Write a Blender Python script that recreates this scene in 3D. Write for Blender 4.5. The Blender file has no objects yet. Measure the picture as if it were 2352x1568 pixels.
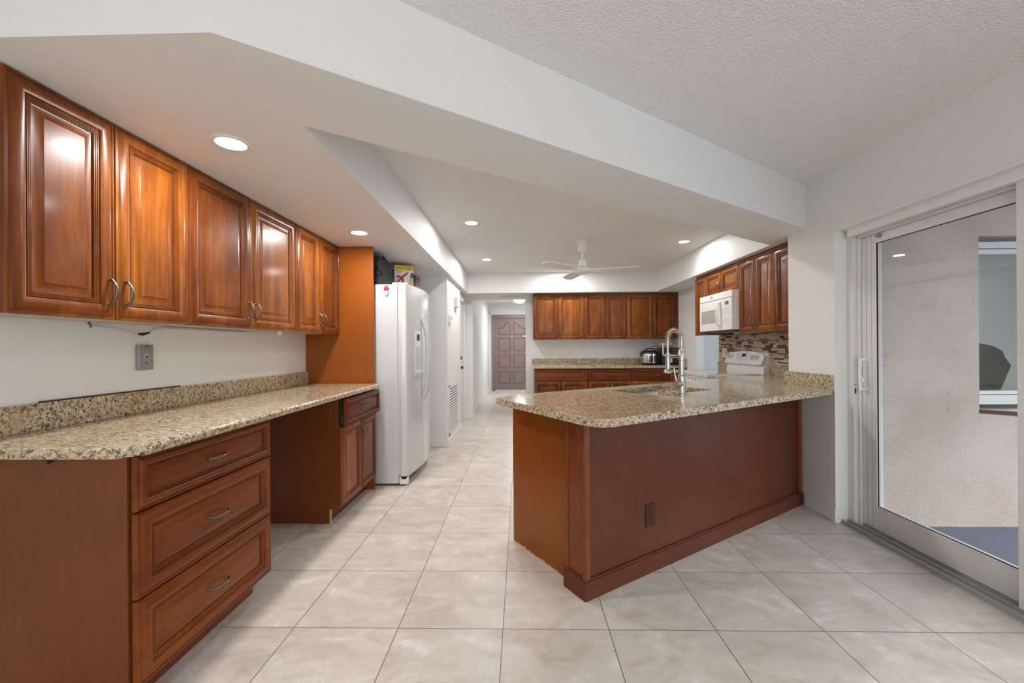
import bpy, bmesh, math, random
from mathutils import Vector, Matrix
random.seed(7)
SC = bpy.context.scene
COL = SC.collection
PI = math.pi
R = math.radians

# ------------------------------------------------------------------ camera
cam_d = bpy.data.cameras.new('camera')
cam = bpy.data.objects.new('camera', cam_d)
COL.objects.link(cam)
cam_d.sensor_width = 36.0
cam_d.lens = 36.0 * 943.95 / 2352
cam_d.shift_y = 12.26 / 2352
cam_d.clip_start = 0.05
_yaw, _roll = 0.02101, -0.00678
_F = Vector((-math.sin(_yaw), math.cos(_yaw), 0))
_Rv = Vector((math.cos(_yaw), math.sin(_yaw), 0))
_U = Vector((0, 0, 1))
_X = _Rv * math.cos(_roll) + _U * math.sin(_roll)
_Y = _U * math.cos(_roll) - _Rv * math.sin(_roll)
m = Matrix.Identity(4)
for i in range(3):
    m[i][0] = _X[i]; m[i][1] = _Y[i]; m[i][2] = -_F[i]
m[0][3], m[1][3], m[2][3] = 0, 0, 1.221
cam.matrix_world = m
SC.camera = cam

# ------------------------------------------------------------------ render look
SC.view_settings.view_transform = 'Standard'
SC.view_settings.look = 'None'
SC.view_settings.exposure = 0.17
SC.view_settings.gamma = 1.0
SC.view_settings.use_curve_mapping = False
try:
    SC.cycles.use_denoising = True
    SC.cycles.max_bounces = 10
    SC.cycles.diffuse_bounces = 5
    SC.cycles.glossy_bounces = 4
    SC.cycles.transparent_max_bounces = 12
    SC.cycles.sample_clamp_indirect = 6.0
    SC.cycles.caustics_reflective = False
    SC.cycles.caustics_refractive = False
except Exception:
    pass

# ------------------------------------------------------------------ sky
W = bpy.data.worlds.new('sky')
SC.world = W
W.use_nodes = True
bg = W.node_tree.nodes['Background']
_wt = W.node_tree
_tc = _wt.nodes.new('ShaderNodeTexCoord')
_sp = _wt.nodes.new('ShaderNodeSeparateXYZ')
_rp = _wt.nodes.new('ShaderNodeValToRGB')
_wt.links.new(_tc.outputs['Generated'], _sp.inputs[0])
_mr = _wt.nodes.new('ShaderNodeMapRange')
_mr.inputs['From Min'].default_value = -1.0
_wt.links.new(_sp.outputs[2], _mr.inputs['Value'])
_wt.links.new(_mr.outputs[0], _rp.inputs[0])
# grounds and garden below and at the horizon, overcast sky above
_cr = _rp.color_ramp
_cr.elements[0].position = 0.0; _cr.elements[0].color = (0.17, 0.165, 0.16, 1)
_cr.elements[1].position = 0.78; _cr.elements[1].color = (0.88, 0.94, 1.0, 1)
_e = _cr.elements.new(0.50); _e.color = (0.085, 0.09, 0.08, 1)
_e = _cr.elements.new(0.60); _e.color = (0.22, 0.24, 0.235, 1)
_wt.links.new(_rp.outputs[0], bg.inputs[0])
bg.inputs[1].default_value = 7.5

def area(name, loc, rot, sx, sy, power, color=(1, 1, 1), shape='RECTANGLE', spread=180):
    d = bpy.data.lights.new(name, 'AREA')
    d.shape = shape
    d.size = sx
    if shape in ('RECTANGLE', 'ELLIPSE'):
        d.size_y = sy
    d.energy = power
    d.color = color
    d.spread = R(spread)
    o = bpy.data.objects.new(name, d)
    o.location = loc
    o.rotation_euler = rot
    COL.objects.link(o)
    return o

# added area lamp standing in for daylight from unseen windows behind the camera
area('rear_daylight_fill', (0.3, -2.92, 1.2), (R(84), 0, 0), 3.6, 2.0, 68, (0.93, 0.97, 1.0))
# unseen area lamp added as bluish daylight in the room beyond the kitchen opening
area('side_room_daylight_fill', (4.1, 3.5, 1.5), (R(90), 0, R(8)), 1.4, 1.4, 130, (0.72, 0.86, 1.0))

# ------------------------------------------------------------------ materials
def lin(c):
    return c / 12.92 if c <= 0.04045 else ((c + 0.055) / 1.055) ** 2.4

def rgb(r, g, b):
    return (lin(r / 255), lin(g / 255), lin(b / 255), 1)

class NT:
    def __init__(s, name):
        s.m = bpy.data.materials.new(name)
        s.m.use_nodes = True
        s.t = s.m.node_tree
        s.b = s.t.nodes['Principled BSDF']
        s.out = s.t.nodes['Material Output']
    def n(s, typ, **kw):
        nd = s.t.nodes.new(typ)
        for k, v in kw.items():
            setattr(nd, k, v)
        return nd
    def l(s, a, b):
        s.t.links.new(a, b)
    def coord(s, kind='Object'):
        return s.n('ShaderNodeTexCoord').outputs[kind]
    def mapping(s, src, scale=(1, 1, 1), rot=(0, 0, 0), loc=(0, 0, 0)):
        mp = s.n('ShaderNodeMapping')
        mp.inputs['Scale'].default_value = scale
        mp.inputs['Rotation'].default_value = rot
        mp.inputs['Location'].default_value = loc
        s.l(src, mp.inputs['Vector'])
        return mp.outputs[0]
    def noise(s, vec, scale, detail=4, rough=0.55, dist=0.0):
        nd = s.n('ShaderNodeTexNoise')
        nd.inputs['Scale'].default_value = scale
        nd.inputs['Detail'].default_value = detail
        nd.inputs['Roughness'].default_value = rough
        nd.inputs['Distortion'].default_value = dist
        if vec is not None:
            s.l(vec, nd.inputs['Vector'])
        return nd
    def ramp(s, fac, stops, interp='LINEAR'):
        nd = s.n('ShaderNodeValToRGB')
        cr = nd.color_ramp
        cr.interpolation = interp
        while len(cr.elements) > 1:
            cr.elements.remove(cr.elements[-1])
        cr.elements[0].position = stops[0][0]
        cr.elements[0].color = stops[0][1]
        for p, c in stops[1:]:
            e = cr.elements.new(p)
            e.color = c
        s.l(fac, nd.inputs[0])
        return nd.outputs[0]
    def math(s, op, a, b=None, c=None):
        nd = s.n('ShaderNodeMath', operation=op)
        for i, v in enumerate((a, b, c)):
            if v is None:
                continue
            if isinstance(v, (int, float)):
                nd.inputs[i].default_value = v
            else:
                s.l(v, nd.inputs[i])
        return nd.outputs[0]
    def mix(s, fac, a, b, mode='MIX'):
        nd = s.n('ShaderNodeMix', data_type='RGBA', blend_type=mode)
        for idx, v in ((0, fac), (6, a), (7, b)):
            if isinstance(v, (int, float)):
                nd.inputs[idx].default_value = v
            elif isinstance(v, tuple):
                nd.inputs[idx].default_value = v
            else:
                s.l(v, nd.inputs[idx])
        return nd.outputs[2]
    def bump(s, h, strength=0.2, dist=0.01):
        nd = s.n('ShaderNodeBump')
        nd.inputs['Strength'].default_value = strength
        nd.inputs['Distance'].default_value = dist
        s.l(h, nd.inputs['Height'])
        s.l(nd.outputs[0], s.b.inputs['Normal'])
    def set(s, **kw):
        for k, v in kw.items():
            k = {'rough': 'Roughness', 'metal': 'Metallic', 'color': 'Base Color', 'coat': 'Coat Weight',
                 'coatr': 'Coat Roughness', 'spec': 'Specular IOR Level', 'emit': 'Emission Color',
                 'emits': 'Emission Strength', 'trans': 'Transmission Weight', 'ior': 'IOR', 'alpha': 'Alpha'}[k]
            if hasattr(v, 'is_linked'):
                s.l(v, s.b.inputs[k])
            else:
                s.b.inputs[k].default_value = v

def plain(name, col, rough=0.5, metal=0.0, spec=0.5, bump=None, **kw):
    t = NT(name)
    nz = t.noise(t.coord(), 9.0, 3)
    c = t.mix(nz.outputs[0], tuple(x * 0.96 for x in col[:3]) + (1,), tuple(min(1, x * 1.03) for x in col[:3]) + (1,))
    t.set(color=c, rough=rough, metal=metal, spec=spec, **kw)
    if bump:
        b = t.noise(t.coord(), bump[0], 3)
        t.bump(b.outputs[0], bump[1], bump[2])
    return t.m

def wood(name, grain='z', dark=(0.075, 0.0150, 0.0028, 1), mid=(0.178, 0.044, 0.0046, 1), light=(0.36, 0.120, 0.0092, 1), rough=0.34, coat=0.16, board=True):
    t = NT(name)
    oi = t.n('ShaderNodeObjectInfo')
    co = t.coord()
    add = t.n('ShaderNodeVectorMath', operation='ADD')
    t.l(co, add.inputs[0])
    cx = t.n('ShaderNodeCombineXYZ')
    off = t.math('MULTIPLY', oi.outputs['Random'], 53.0)
    for i in range(3):
        t.l(off, cx.inputs[i])
    t.l(cx.outputs[0], add.inputs[1])
    v = add.outputs[0]
    sc = {'z': (1, 1, 0.10), 'x': (0.10, 1, 1), 'y': (1, 0.10, 1)}[grain]
    fine = t.noise(t.mapping(v, sc), 55.0, 6, 0.62, 0.4)
    broad = t.noise(t.mapping(v, {'z': (1, 1, 0.35), 'x': (0.35, 1, 1), 'y': (1, 0.35, 1)}[grain]), 5.5, 4, 0.6, 0.8)
    f = t.math('ADD', t.math('MULTIPLY', fine.outputs[0], 0.45), t.math('MULTIPLY', broad.outputs[0], 0.55))
    rnd = t.math('MULTIPLY', t.math('SUBTRACT', oi.outputs['Random'], 0.5), 0.20)
    f = t.math('ADD', f, rnd)
    if board:  # glued staves
        sep = t.n('ShaderNodeSeparateXYZ')
        t.l(v, sep.inputs[0])
        ax = sep.outputs[{'z': 0, 'x': 2, 'y': 0}[grain]]
        wn = t.n('ShaderNodeTexWhiteNoise', noise_dimensions='1D')
        t.l(t.math('FLOOR', t.math('MULTIPLY', ax, 18.0)), wn.inputs['W'])
        f = t.math('ADD', f, t.math('MULTIPLY', t.math('SUBTRACT', wn.outputs[0], 0.5), 0.11))
    c = t.ramp(f, [(0.22, dark), (0.48, mid), (0.78, light)])
    t.set(color=c, rough=rough, coat=coat, coatr=0.12, spec=0.25)
    t.bump(fine.outputs[0], 0.04, 0.002)
    return t.m

M = {}
M['wood'] = wood('cherry_wood')
M['wood_h'] = wood('cherry_wood_horizontal', 'x', dark=(0.075, 0.0135, 0.0032, 1), mid=(0.165, 0.0335, 0.0038, 1), light=(0.27, 0.068, 0.0055, 1), rough=0.36, coat=0.06)
M['wood_base'] = wood('cherry_wood_worn', 'z', rough=0.36, coat=0.25, dark=(0.085, 0.019, 0.005, 1), mid=(0.185, 0.046, 0.009, 1), light=(0.30, 0.085, 0.014, 1))
M['glaze'] = plain('dark_glaze', (0.055, 0.013, 0.005, 1), 0.35)
M['carcass'] = wood('carcass_edge', dark=(0.09, 0.018, 0.006, 1), mid=(0.16, 0.038, 0.011, 1), light=(0.22, 0.060, 0.018, 1), board=False)

def laminate(name, c0, c1, rough, chips=False):
    t = NT(name)
    co = t.coord()
    nz = t.noise(t.mapping(co, (1, 1, 0.12)), 80, 5, 0.6)
    bz = t.noise(co, 2.2, 2)
    f = t.math('ADD', t.math('MULTIPLY', nz.outputs[0], 0.5), t.math('MULTIPLY', bz.outputs[0], 0.5))
    c = t.ramp(f, [(0.35, c0), (0.65, c1)])
    # fine pale scuffs
    sp = t.noise(t.mapping(co, (1, 1, 0.5)), 160, 2, 0.5)
    c = t.mix(t.math('GREATER_THAN', sp.outputs[0], 0.80), c, (0.5, 0.30, 0.16, 1))
    if chips:
        sep = t.n('ShaderNodeSeparateXYZ')
        t.l(co, sep.inputs[0])
        cn = t.noise(t.mapping(co, (1, 1, 0.05)), 60, 4, 0.7)
        hgt = t.math('MULTIPLY', t.math('SUBTRACT', cn.outputs[0], 0.46), 0.075)
        c = t.mix(t.math('LESS_THAN', sep.outputs[2], hgt), c, (0.55, 0.36, 0.18, 1))
    t.set(color=c, rough=rough, spec=0.36)
    fi = t.noise(co, 420, 2)
    t.bump(fi.outputs[0], 0.05, 0.001)
    return t.m
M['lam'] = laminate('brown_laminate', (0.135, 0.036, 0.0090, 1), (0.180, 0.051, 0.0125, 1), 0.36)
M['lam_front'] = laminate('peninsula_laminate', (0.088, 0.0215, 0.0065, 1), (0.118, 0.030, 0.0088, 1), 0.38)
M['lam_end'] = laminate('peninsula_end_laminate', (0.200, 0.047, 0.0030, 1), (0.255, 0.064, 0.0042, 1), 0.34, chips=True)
M['lam_orange'] = laminate('tall_panel_laminate', (0.250, 0.062, 0.0065, 1), (0.32, 0.083, 0.0085, 1), 0.36)
M['skirt'] = wood('skirt_wood', 'x', dark=(0.06, 0.014, 0.006, 1), mid=(0.105, 0.026, 0.010, 1), light=(0.145, 0.038, 0.014, 1), board=False, rough=0.4, coat=0.1)
M['raw'] = plain('raw_wood', (0.55, 0.38, 0.20, 1), 0.7)

def paint(name, col, rough=0.55, scale=140, strength=0.12):
    t = NT(name)
    co = t.coord()
    a = t.noise(co, scale, 3, 0.6)
    b = t.noise(co, 1.3, 2)
    c = t.mix(b.outputs[0], tuple(x * 0.97 for x in col[:3]) + (1,), col)
    t.set(color=c, rough=rough, spec=0.3)
    t.bump(a.outputs[0], strength, 0.004)
    return t.m
M['wall'] = paint('white_wall_paint', (0.80, 0.80, 0.79, 1))
M['ceil'] = paint('kitchen_ceiling_paint', (0.80, 0.79, 0.775, 1), 0.6, 180, 0.10)
t = NT('popcorn_ceiling')
co = t.coord()
v1 = t.n('ShaderNodeTexVoronoi'); v1.inputs['Scale'].default_value = 110
t.l(co, v1.inputs['Vector'])
nz = t.noise(co, 120, 4, 0.7)
h = t.math('ADD', t.math('MULTIPLY', v1.outputs['Distance'], -1.0), nz.outputs[0])
t.set(color=(0.90, 0.885, 0.865, 1), rough=0.8, spec=0.2)
t.bump(h, 0.62, 0.010)
M['popcorn'] = t.m
M['trim'] = plain('white_trim_paint', (0.80, 0.80, 0.79, 1), 0.35)
M['alum'] = plain('white_aluminium', (0.72, 0.715, 0.70, 1), 0.35)
M['track'] = plain('grey_aluminium_track', (0.42, 0.425, 0.42, 1), 0.4, 0.3)
M['appl'] = plain('white_enamel', (0.60, 0.61, 0.62, 1), 0.16, coat=0.3)
M['appl_pl'] = plain('white_plastic', (0.80, 0.80, 0.79, 1), 0.3)
M['knobw'] = plain('knob_plastic', (0.62, 0.61, 0.60, 1), 0.3)
M['keygrey'] = plain('key_print', (0.42, 0.42, 0.43, 1), 0.4)
M['appl_gr'] = plain('pale_grey_plastic', (0.60, 0.60, 0.585, 1), 0.35)
M['cool_white'] = plain('warm_white_enamel', (0.80, 0.775, 0.765, 1), 0.25)
M['black'] = plain('black_plastic', (0.012, 0.012, 0.013, 1), 0.3)
M['blackm'] = plain('matte_black', (0.02, 0.02, 0.021, 1), 0.7)
M['gap'] = plain('dark_gap', (0.01, 0.008, 0.006, 1), 0.9)
M['grey'] = plain('mid_grey_plastic', (0.25, 0.25, 0.255, 1), 0.4)
M['steel'] = plain('brushed_steel', (0.62, 0.61, 0.58, 1), 0.26, 1.0)
M['nickel'] = plain('brushed_nickel', (0.46, 0.46, 0.44, 1), 0.27, 1.0)
M['chrome'] = plain('chrome', (0.66, 0.66, 0.65, 1), 0.14, 1.0)
M['pewter'] = plain('antique_pewter', (0.17, 0.15, 0.125, 1), 0.36, 1.0, bump=(900, 0.4, 0.001))
M['galv'] = plain('galvanised_steel', (0.33, 0.33, 0.335, 1), 0.55, 0.6, bump=(120, 0.4, 0.003))
M['glasscook'] = plain('cooktop_glass', (0.42, 0.47, 0.50, 1), 0.05, coat=1.0)
M['smoke'] = plain('microwave_window', (0.44, 0.41, 0.39, 1), 0.25)
M['mauve'] = plain('mauve_door_paint', (0.215, 0.155, 0.145, 1), 0.4)
M['mauve_d'] = plain('mauve_groove_paint', (0.14, 0.098, 0.092, 1), 0.5)
M['brownplate'] = plain('brown_plastic', (0.060, 0.024, 0.014, 1), 0.5, spec=0.2)
M['ivory'] = plain('ivory_plastic', (0.66, 0.56, 0.42, 1), 0.4)
M['red'] = plain('red_plastic', (0.52, 0.02, 0.03, 1), 0.35)
M['cloth'] = plain('charcoal_cloth', (0.030, 0.031, 0.034, 1), 0.9, bump=(300, 0.5, 0.003))
M['kraft'] = plain('brown_carton', (0.17, 0.075, 0.040, 1), 0.6)
M['darkbox'] = plain('dark_brown_box', (0.035, 0.014, 0.011, 1), 0.5)
M['board'] = plain('pale_wood_board', (0.50, 0.30, 0.16, 1), 0.5)
M['plum'] = plain('dark_plum_card', (0.02, 0.014, 0.025, 1), 0.4)
M['card'] = plain('white_card', (0.68, 0.66, 0.65, 1), 0.4)
M['yellow'] = plain('yellow_card', (0.75, 0.52, 0.03, 1), 0.4)
M['kred'] = plain('red_print', (0.42, 0.035, 0.025, 1), 0.4)
M['choc'] = plain('brown_print', (0.15, 0.07, 0.045, 1), 0.4)
M['teal'] = plain('teal_print', (0.30, 0.45, 0.42, 1), 0.4)
M['tan'] = plain('tan_print', (0.55, 0.36, 0.2, 1), 0.4)
M['whitep'] = plain('white_print', (0.8, 0.8, 0.8, 1), 0.4)
M['filter'] = plain('filter_mesh', (0.30, 0.30, 0.30, 1), 0.35, 0.8)
M['sill_gap_shadow'] = plain('brown_sill_gap_shadow', (0.07, 0.025, 0.016, 1), 0.6)  # brown of the outdoor sill, also paints the gap shadow over the backsplash
M['underside'] = plain('pale_underside', (0.52, 0.47, 0.43, 1), 0.6)
M['wire'] = plain('grey_wire', (0.55, 0.55, 0.54, 1), 0.5)
M['patio'] = plain('blue_grey_patio_paint', (0.13, 0.145, 0.20, 1), 0.6, bump=(200, 0.6, 0.004))
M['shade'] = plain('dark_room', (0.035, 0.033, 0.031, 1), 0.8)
M['dkrefl'] = plain('dark_reflection_brown', (0.035, 0.028, 0.025, 1), 0.8)

def emis(name, col, s):
    t = NT(name)
    t.set(color=(0.9, 0.9, 0.9, 1), emit=col, emits=s)
    return t.m
M['lamp'] = emis('lamp_diffuser', (1, 0.98, 0.95, 1), 9.0)
M['dome'] = emis('dome_glass', (1, 0.98, 0.95, 1), 2.0)
M['lcd'] = plain('dark_display', (0.03, 0.035, 0.04, 1), 0.1)

# stucco
t = NT('pink_stucco')
co = t.coord()
a = t.noise(co, 60, 5, 0.7)
b = t.noise(co, 2.5, 4, 0.6)
c = t.ramp(b.outputs[0], [(0.35, (0.68, 0.53, 0.455, 1)), (0.62, (0.76, 0.62, 0.555, 1))])
wv = t.n('ShaderNodeTexVoronoi', feature='DISTANCE_TO_EDGE'); wv.inputs['Scale'].default_value = 5
dn = t.noise(co, 6, 4)
dv = t.n('ShaderNodeMix', data_type='VECTOR'); dv.inputs[0].default_value = 0.12
t.l(co, dv.inputs[4]); t.l(dn.outputs['Color'], dv.inputs[5]); t.l(dv.outputs[1], wv.inputs['Vector'])
crk = t.math('MULTIPLY', t.math('LESS_THAN', wv.outputs['Distance'], 0.003), t.math('GREATER_THAN', t.noise(co, 3.1, 2).outputs[0], 0.60))
c = t.mix(t.math('MULTIPLY', crk, 0.55), c, (0.25, 0.18, 0.16, 1))
t.set(color=c, rough=0.9, spec=0.2)
t.bump(a.outputs[0], 0.9, 0.015)
M['stucco'] = t.m

# glass: real see-through with fresnel reflection
def glass(name, tint=(0.93, 0.95, 0.94, 1)):
    t = NT(name)
    tr = t.n('ShaderNodeBsdfTransparent'); tr.inputs[0].default_value = tint
    gl = t.n('ShaderNodeBsdfGlossy'); gl.inputs['Roughness'].default_value = 0.0
    fr = t.n('ShaderNodeFresnel')
    ge = t.n('ShaderNodeNewGeometry')
    t.l(t.math('SUBTRACT', 1.5, t.math('MULTIPLY', ge.outputs['Backfacing'], 1.5 - 1 / 1.5)), fr.inputs[0])
    mx = t.n('ShaderNodeMixShader')
    t.l(fr.outputs[0], mx.inputs[0]); t.l(tr.outputs[0], mx.inputs[1]); t.l(gl.outputs[0], mx.inputs[2])
    t.l(mx.outputs[0], t.out.inputs[0])
    return t.m
M['glass'] = glass('clear_glass')
M['dglass'] = glass('grey_glass', (0.72, 0.72, 0.71, 1))

# granite
t = NT('speckled_beige_granite')
co = t.coord()
vs = t.mapping(co, (1.0, 1.9, 1.45), (0.5, 0.2, R(-38)))
n1 = t.noise(vs, 42, 7, 0.68, 0.8)
n2 = t.noise(vs, 110, 5, 0.65, 0.3)
n3 = t.noise(co, 7, 4, 0.6, 0.6)
f = t.math('ADD', t.math('MULTIPLY', n1.outputs[0], 0.60), t.math('MULTIPLY', n2.outputs[0], 0.40))
c = t.ramp(f, [(0.395, (0.018, 0.018, 0.019, 1)), (0.435, (0.085, 0.072, 0.056, 1)), (0.473, (0.33, 0.255, 0.165, 1)), (0.52, (0.55, 0.44, 0.305, 1)), (0.62, (0.70, 0.63, 0.49, 1))])
c2 = t.mix(t.math('MULTIPLY', t.math('GREATER_THAN', n3.outputs[0], 0.56), 0.22), c, (0.46, 0.30, 0.15, 1))
t.set(color=c2, rough=0.10, spec=0.32)
M['granite'] = t.m

# floor tiles (grid measured from the photograph)
t = NT('beige_floor_tile')
co = t.coord()
sep = t.n('ShaderNodeSeparateXYZ'); t.l(co, sep.inputs[0])
T0 = 0.457
fx = t.math('DIVIDE', t.math('SUBTRACT', sep.outputs[0], -0.0846), T0)
fy = t.math('DIVIDE', t.math('SUBTRACT', sep.outputs[1], 1.778), T0)
ix, iy = t.math('FLOOR', fx), t.math('FLOOR', fy)
def edge(fr_):
    fr = t.math('FRACT', fr_)
    return t.math('MINIMUM', fr, t.math('SUBTRACT', 1.0, fr))
de = t.math('MULTIPLY', t.math('MINIMUM', edge(fx), edge(fy)), T0)
gm = t.math('LESS_THAN', de, 0.0017)
cx = t.n('ShaderNodeCombineXYZ'); t.l(ix, cx.inputs[0]); t.l(iy, cx.inputs[1])
wn = t.n('ShaderNodeTexWhiteNoise', noise_dimensions='3D'); t.l(cx.outputs[0], wn.inputs['Vector'])
offs = t.n('ShaderNodeVectorMath', operation='SCALE'); offs.inputs['Scale'].default_value = 31.0
t.l(wn.outputs['Color'], offs.inputs[0])
pv = t.n('ShaderNodeVectorMath', operation='ADD'); t.l(co, pv.inputs[0]); t.l(offs.outputs[0], pv.inputs[1])
va = t.noise(t.mapping(pv.outputs[0], (1, 1.7, 1), (0, 0, R(35))), 3.2, 8, 0.62, 1.3)
vb = t.noise(pv.outputs[0], 26, 6, 0.7, 0.4)
vf = t.math('ADD', t.math('MULTIPLY', va.outputs[0], 0.72), t.math('MULTIPLY', vb.outputs[0], 0.28))
c = t.ramp(vf, [(0.36, (0.50, 0.435, 0.375, 1)), (0.48, (0.60, 0.54, 0.48, 1)), (0.57, (0.65, 0.595, 0.54, 1)), (0.64, (0.76, 0.72, 0.665, 1))])
br = t.math('ADD', 0.96, t.math('MULTIPLY', wn.outputs['Value'], 0.07))
hs = t.n('ShaderNodeHueSaturation'); t.l(c, hs.inputs['Color']); t.l(br, hs.inputs['Value'])
c = t.mix(gm, hs.outputs[0], (0.12, 0.095, 0.078, 1))
t.set(color=c, rough=0.33, spec=0.35)
hh = t.math('ADD', t.math('MULTIPLY', vb.outputs[0], 0.05), t.math('MULTIPLY', gm, -1.0))
t.bump(hh, 0.22, 0.002)
M['tile'] = t.m

# ------------------------------------------------------------------ mesh helpers
class MB:
    def __init__(s):
        s.bm = bmesh.new()
        s.mi = 0
    def _f(s, vs):
        try:
            f = s.bm.faces.new(vs)
            f.material_index = s.mi
            return f
        except ValueError:
            return None
    def box(s, x0, x1, y0, y1, z0, z1):
        v = [s.bm.verts.new(p) for p in ((x0, y0, z0), (x1, y0, z0), (x1, y1, z0), (x0, y1, z0), (x0, y0, z1), (x1, y0, z1), (x1, y1, z1), (x0, y1, z1))]
        for q in ((3, 2, 1, 0), (4, 5, 6, 7), (0, 1, 5, 4), (1, 2, 6, 5), (2, 3, 7, 6), (3, 0, 4, 7)):
            s._f([v[i] for i in q])
        return s
    def prism(s, poly, z0, z1, mat=None):
        """polygon (x,y) CCW extruded in z; mat maps local->final"""
        P = (lambda p: mat @ Vector(p)) if mat else (lambda p: p)
        a = [s.bm.verts.new(P((x, y, z0))) for x, y in poly]
        b = [s.bm.verts.new(P((x, y, z1))) for x, y in poly]
        s._f(a[::-1]); s._f(b)
        n = len(poly)
        for i in range(n):
            s._f([a[i], a[(i + 1) % n], b[(i + 1) % n], b[i]])
        return s
    def holed(s, outer, holes, z0, z1):
        """flat slab with holes"""
        for z, flip in ((z1, False), (z0, True)):
            tmp = bmesh.new()
            es = []
            for lp in [outer] + holes:
                vs = [tmp.verts.new((x, y, z)) for x, y in lp]
                for i in range(len(vs)):
                    es.append(tmp.edges.new((vs[i], vs[(i + 1) % len(vs)])))
            bmesh.ops.triangle_fill(tmp, edges=es, use_beauty=True)
            for f in tmp.faces:
                up = f.normal.z if f.normal.length else 0
                f.normal_update()
                if (f.normal.z < 0) != flip:
                    f.normal_flip()
            idx = {}
            for v in tmp.verts:
                idx[v] = s.bm.verts.new(v.co)
            for f in tmp.faces:
                s._f([idx[v] for v in f.verts])
            tmp.free()
        for k, lp in enumerate([outer] + holes):
            n = len(lp)
            for i in range(n):
                (xa, ya), (xb, yb) = lp[i], lp[(i + 1) % n]
                v = [s.bm.verts.new(p) for p in ((xa, ya, z0), (xb, yb, z0), (xb, yb, z1), (xa, ya, z1))]
                s._f(v)
        bmesh.ops.remove_doubles(s.bm, verts=s.bm.verts, dist=1e-5)
        bmesh.ops.recalc_face_normals(s.bm, faces=s.bm.faces)
        return s
    def tube(s, path, r, seg=10, caps=True, sec=None):
        """sweep a circle (or ellipse sec=(a,b)) along path; r float or list"""
        P = [Vector(p) for p in path]
        n = len(P)
        rings = []
        up = None
        for i in range(n):
            d = (P[min(i + 1, n - 1)] - P[max(i - 1, 0)])
            if d.length < 1e-9:
                d = Vector((0, 0, 1))
            d.normalize()
            if up is None:
                up = Vector((0, 0, 1)) if abs(d.z) < 0.9 else Vector((1, 0, 0))
            sx = d.cross(up)
            if sx.length < 1e-6:
                sx = d.cross(Vector((0, 1, 0)))
            sx.normalize()
            up = sx.cross(d).normalized()
            rr = r[i] if isinstance(r, (list, tuple)) else r
            ea, eb = sec if sec else (1, 1)
            rings.append([s.bm.verts.new(P[i] + sx * math.cos(2 * PI * k / seg) * rr * ea + up * math.sin(2 * PI * k / seg) * rr * eb) for k in range(seg)])
        for i in range(n - 1):
            for k in range(seg):
                s._f([rings[i][k], rings[i][(k + 1) % seg], rings[i + 1][(k + 1) % seg], rings[i + 1][k]])
        if caps:
            s._f(rings[0][::-1]); s._f(rings[-1])
        return s
    def lathe(s, prof, c=(0, 0, 0), axis='z', seg=28, caps=True):
        """profile list of (r, h) revolved round axis through c"""
        c = Vector(c)
        def pt(r, h, a):
            x, y = r * math.cos(a), r * math.sin(a)
            return c + {'z': Vector((x, y, h)), 'y': Vector((x, h, y)), 'x': Vector((h, x, y))}[axis]
        rings = []
        for r, h in prof:
            if r < 1e-6:
                rings.append([s.bm.verts.new(pt(0, h, 0))])
            else:
                rings.append([s.bm.verts.new(pt(r, h, 2 * PI * k / seg)) for k in range(seg)])
        for a, b in zip(rings, rings[1:]):
            for k in range(seg):
                k2 = (k + 1) % seg
                if len(a) == 1 and len(b) == 1:
                    continue
                if len(a) == 1:
                    s._f([a[0], b[k], b[k2]])
                elif len(b) == 1:
                    s._f([a[k], a[k2], b[0]])
                else:
                    s._f([a[k], a[k2], b[k2], b[k]])
        if caps and len(rings[0]) > 1:
            s._f(rings[0])
        if caps and len(rings[-1]) > 1:
            s._f(rings[-1])
        return s
    def ell(s, c, rx, ry, rz, seg=20, rings=12):
        mt = Matrix.Translation(c) @ Matrix.Diagonal((rx, ry, rz, 1))
        r = bmesh.ops.create_uvsphere(s.bm, u_segments=seg, v_segments=rings, radius=1, matrix=mt)
        for v in r['verts']:
            for f in v.link_faces:
                f.material_index = s.mi
        return s
    def xform(s, mat):
        bmesh.ops.transform(s.bm, matrix=mat, verts=s.bm.verts)
        return s
    def mesh(s, name, mats, smooth=None):
        bmesh.ops.recalc_face_normals(s.bm, faces=s.bm.faces)
        if smooth:
            for f in s.bm.faces:
                f.smooth = True
            for e in s.bm.edges:
                if len(e.link_faces) == 2 and e.calc_face_angle(0) > R(smooth):
                    e.smooth = False
        me = bpy.data.meshes.new(name)
        s.bm.to_mesh(me)
        s.bm.free()
        for mm in (mats if isinstance(mats, (list, tuple)) else [mats]):
            me.materials.append(M[mm] if isinstance(mm, str) else mm)
        return me
    def build(s, name, mats, parent=None, loc=(0, 0, 0), rot=(0, 0, 0), smooth=None, bevel=0, bseg=2):
        return link(name, s.mesh(name, mats, smooth), parent, loc, rot, bevel, bseg)

def link(name, me, parent=None, loc=(0, 0, 0), rot=(0, 0, 0), bevel=0, bseg=2):
    o = bpy.data.objects.new(name, me)
    COL.objects.link(o)
    o.parent = parent
    o.location = loc
    o.rotation_euler = rot
    if bevel:
        md = o.modifiers.new('bevel', 'BEVEL')
        md.width = bevel
        md.segments = bseg
        md.limit_method = 'ANGLE'
        md.angle_limit = R(40)
    return o

def tag(o, label=None, cat=None, group=None, kind=None):
    if label: o['label'] = label
    if cat: o['category'] = cat
    if group: o['group'] = group
    if kind: o['kind'] = kind
    return o

def thing(name, label, cat, loc=(0, 0, 0), rotz=0.0, group=None):
    o = bpy.data.objects.new(name, None)
    o.empty_display_size = 0.1
    COL.objects.link(o)
    o.location = loc
    o.rotation_euler = (0, 0, rotz)
    return tag(o, label, cat, group)

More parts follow.
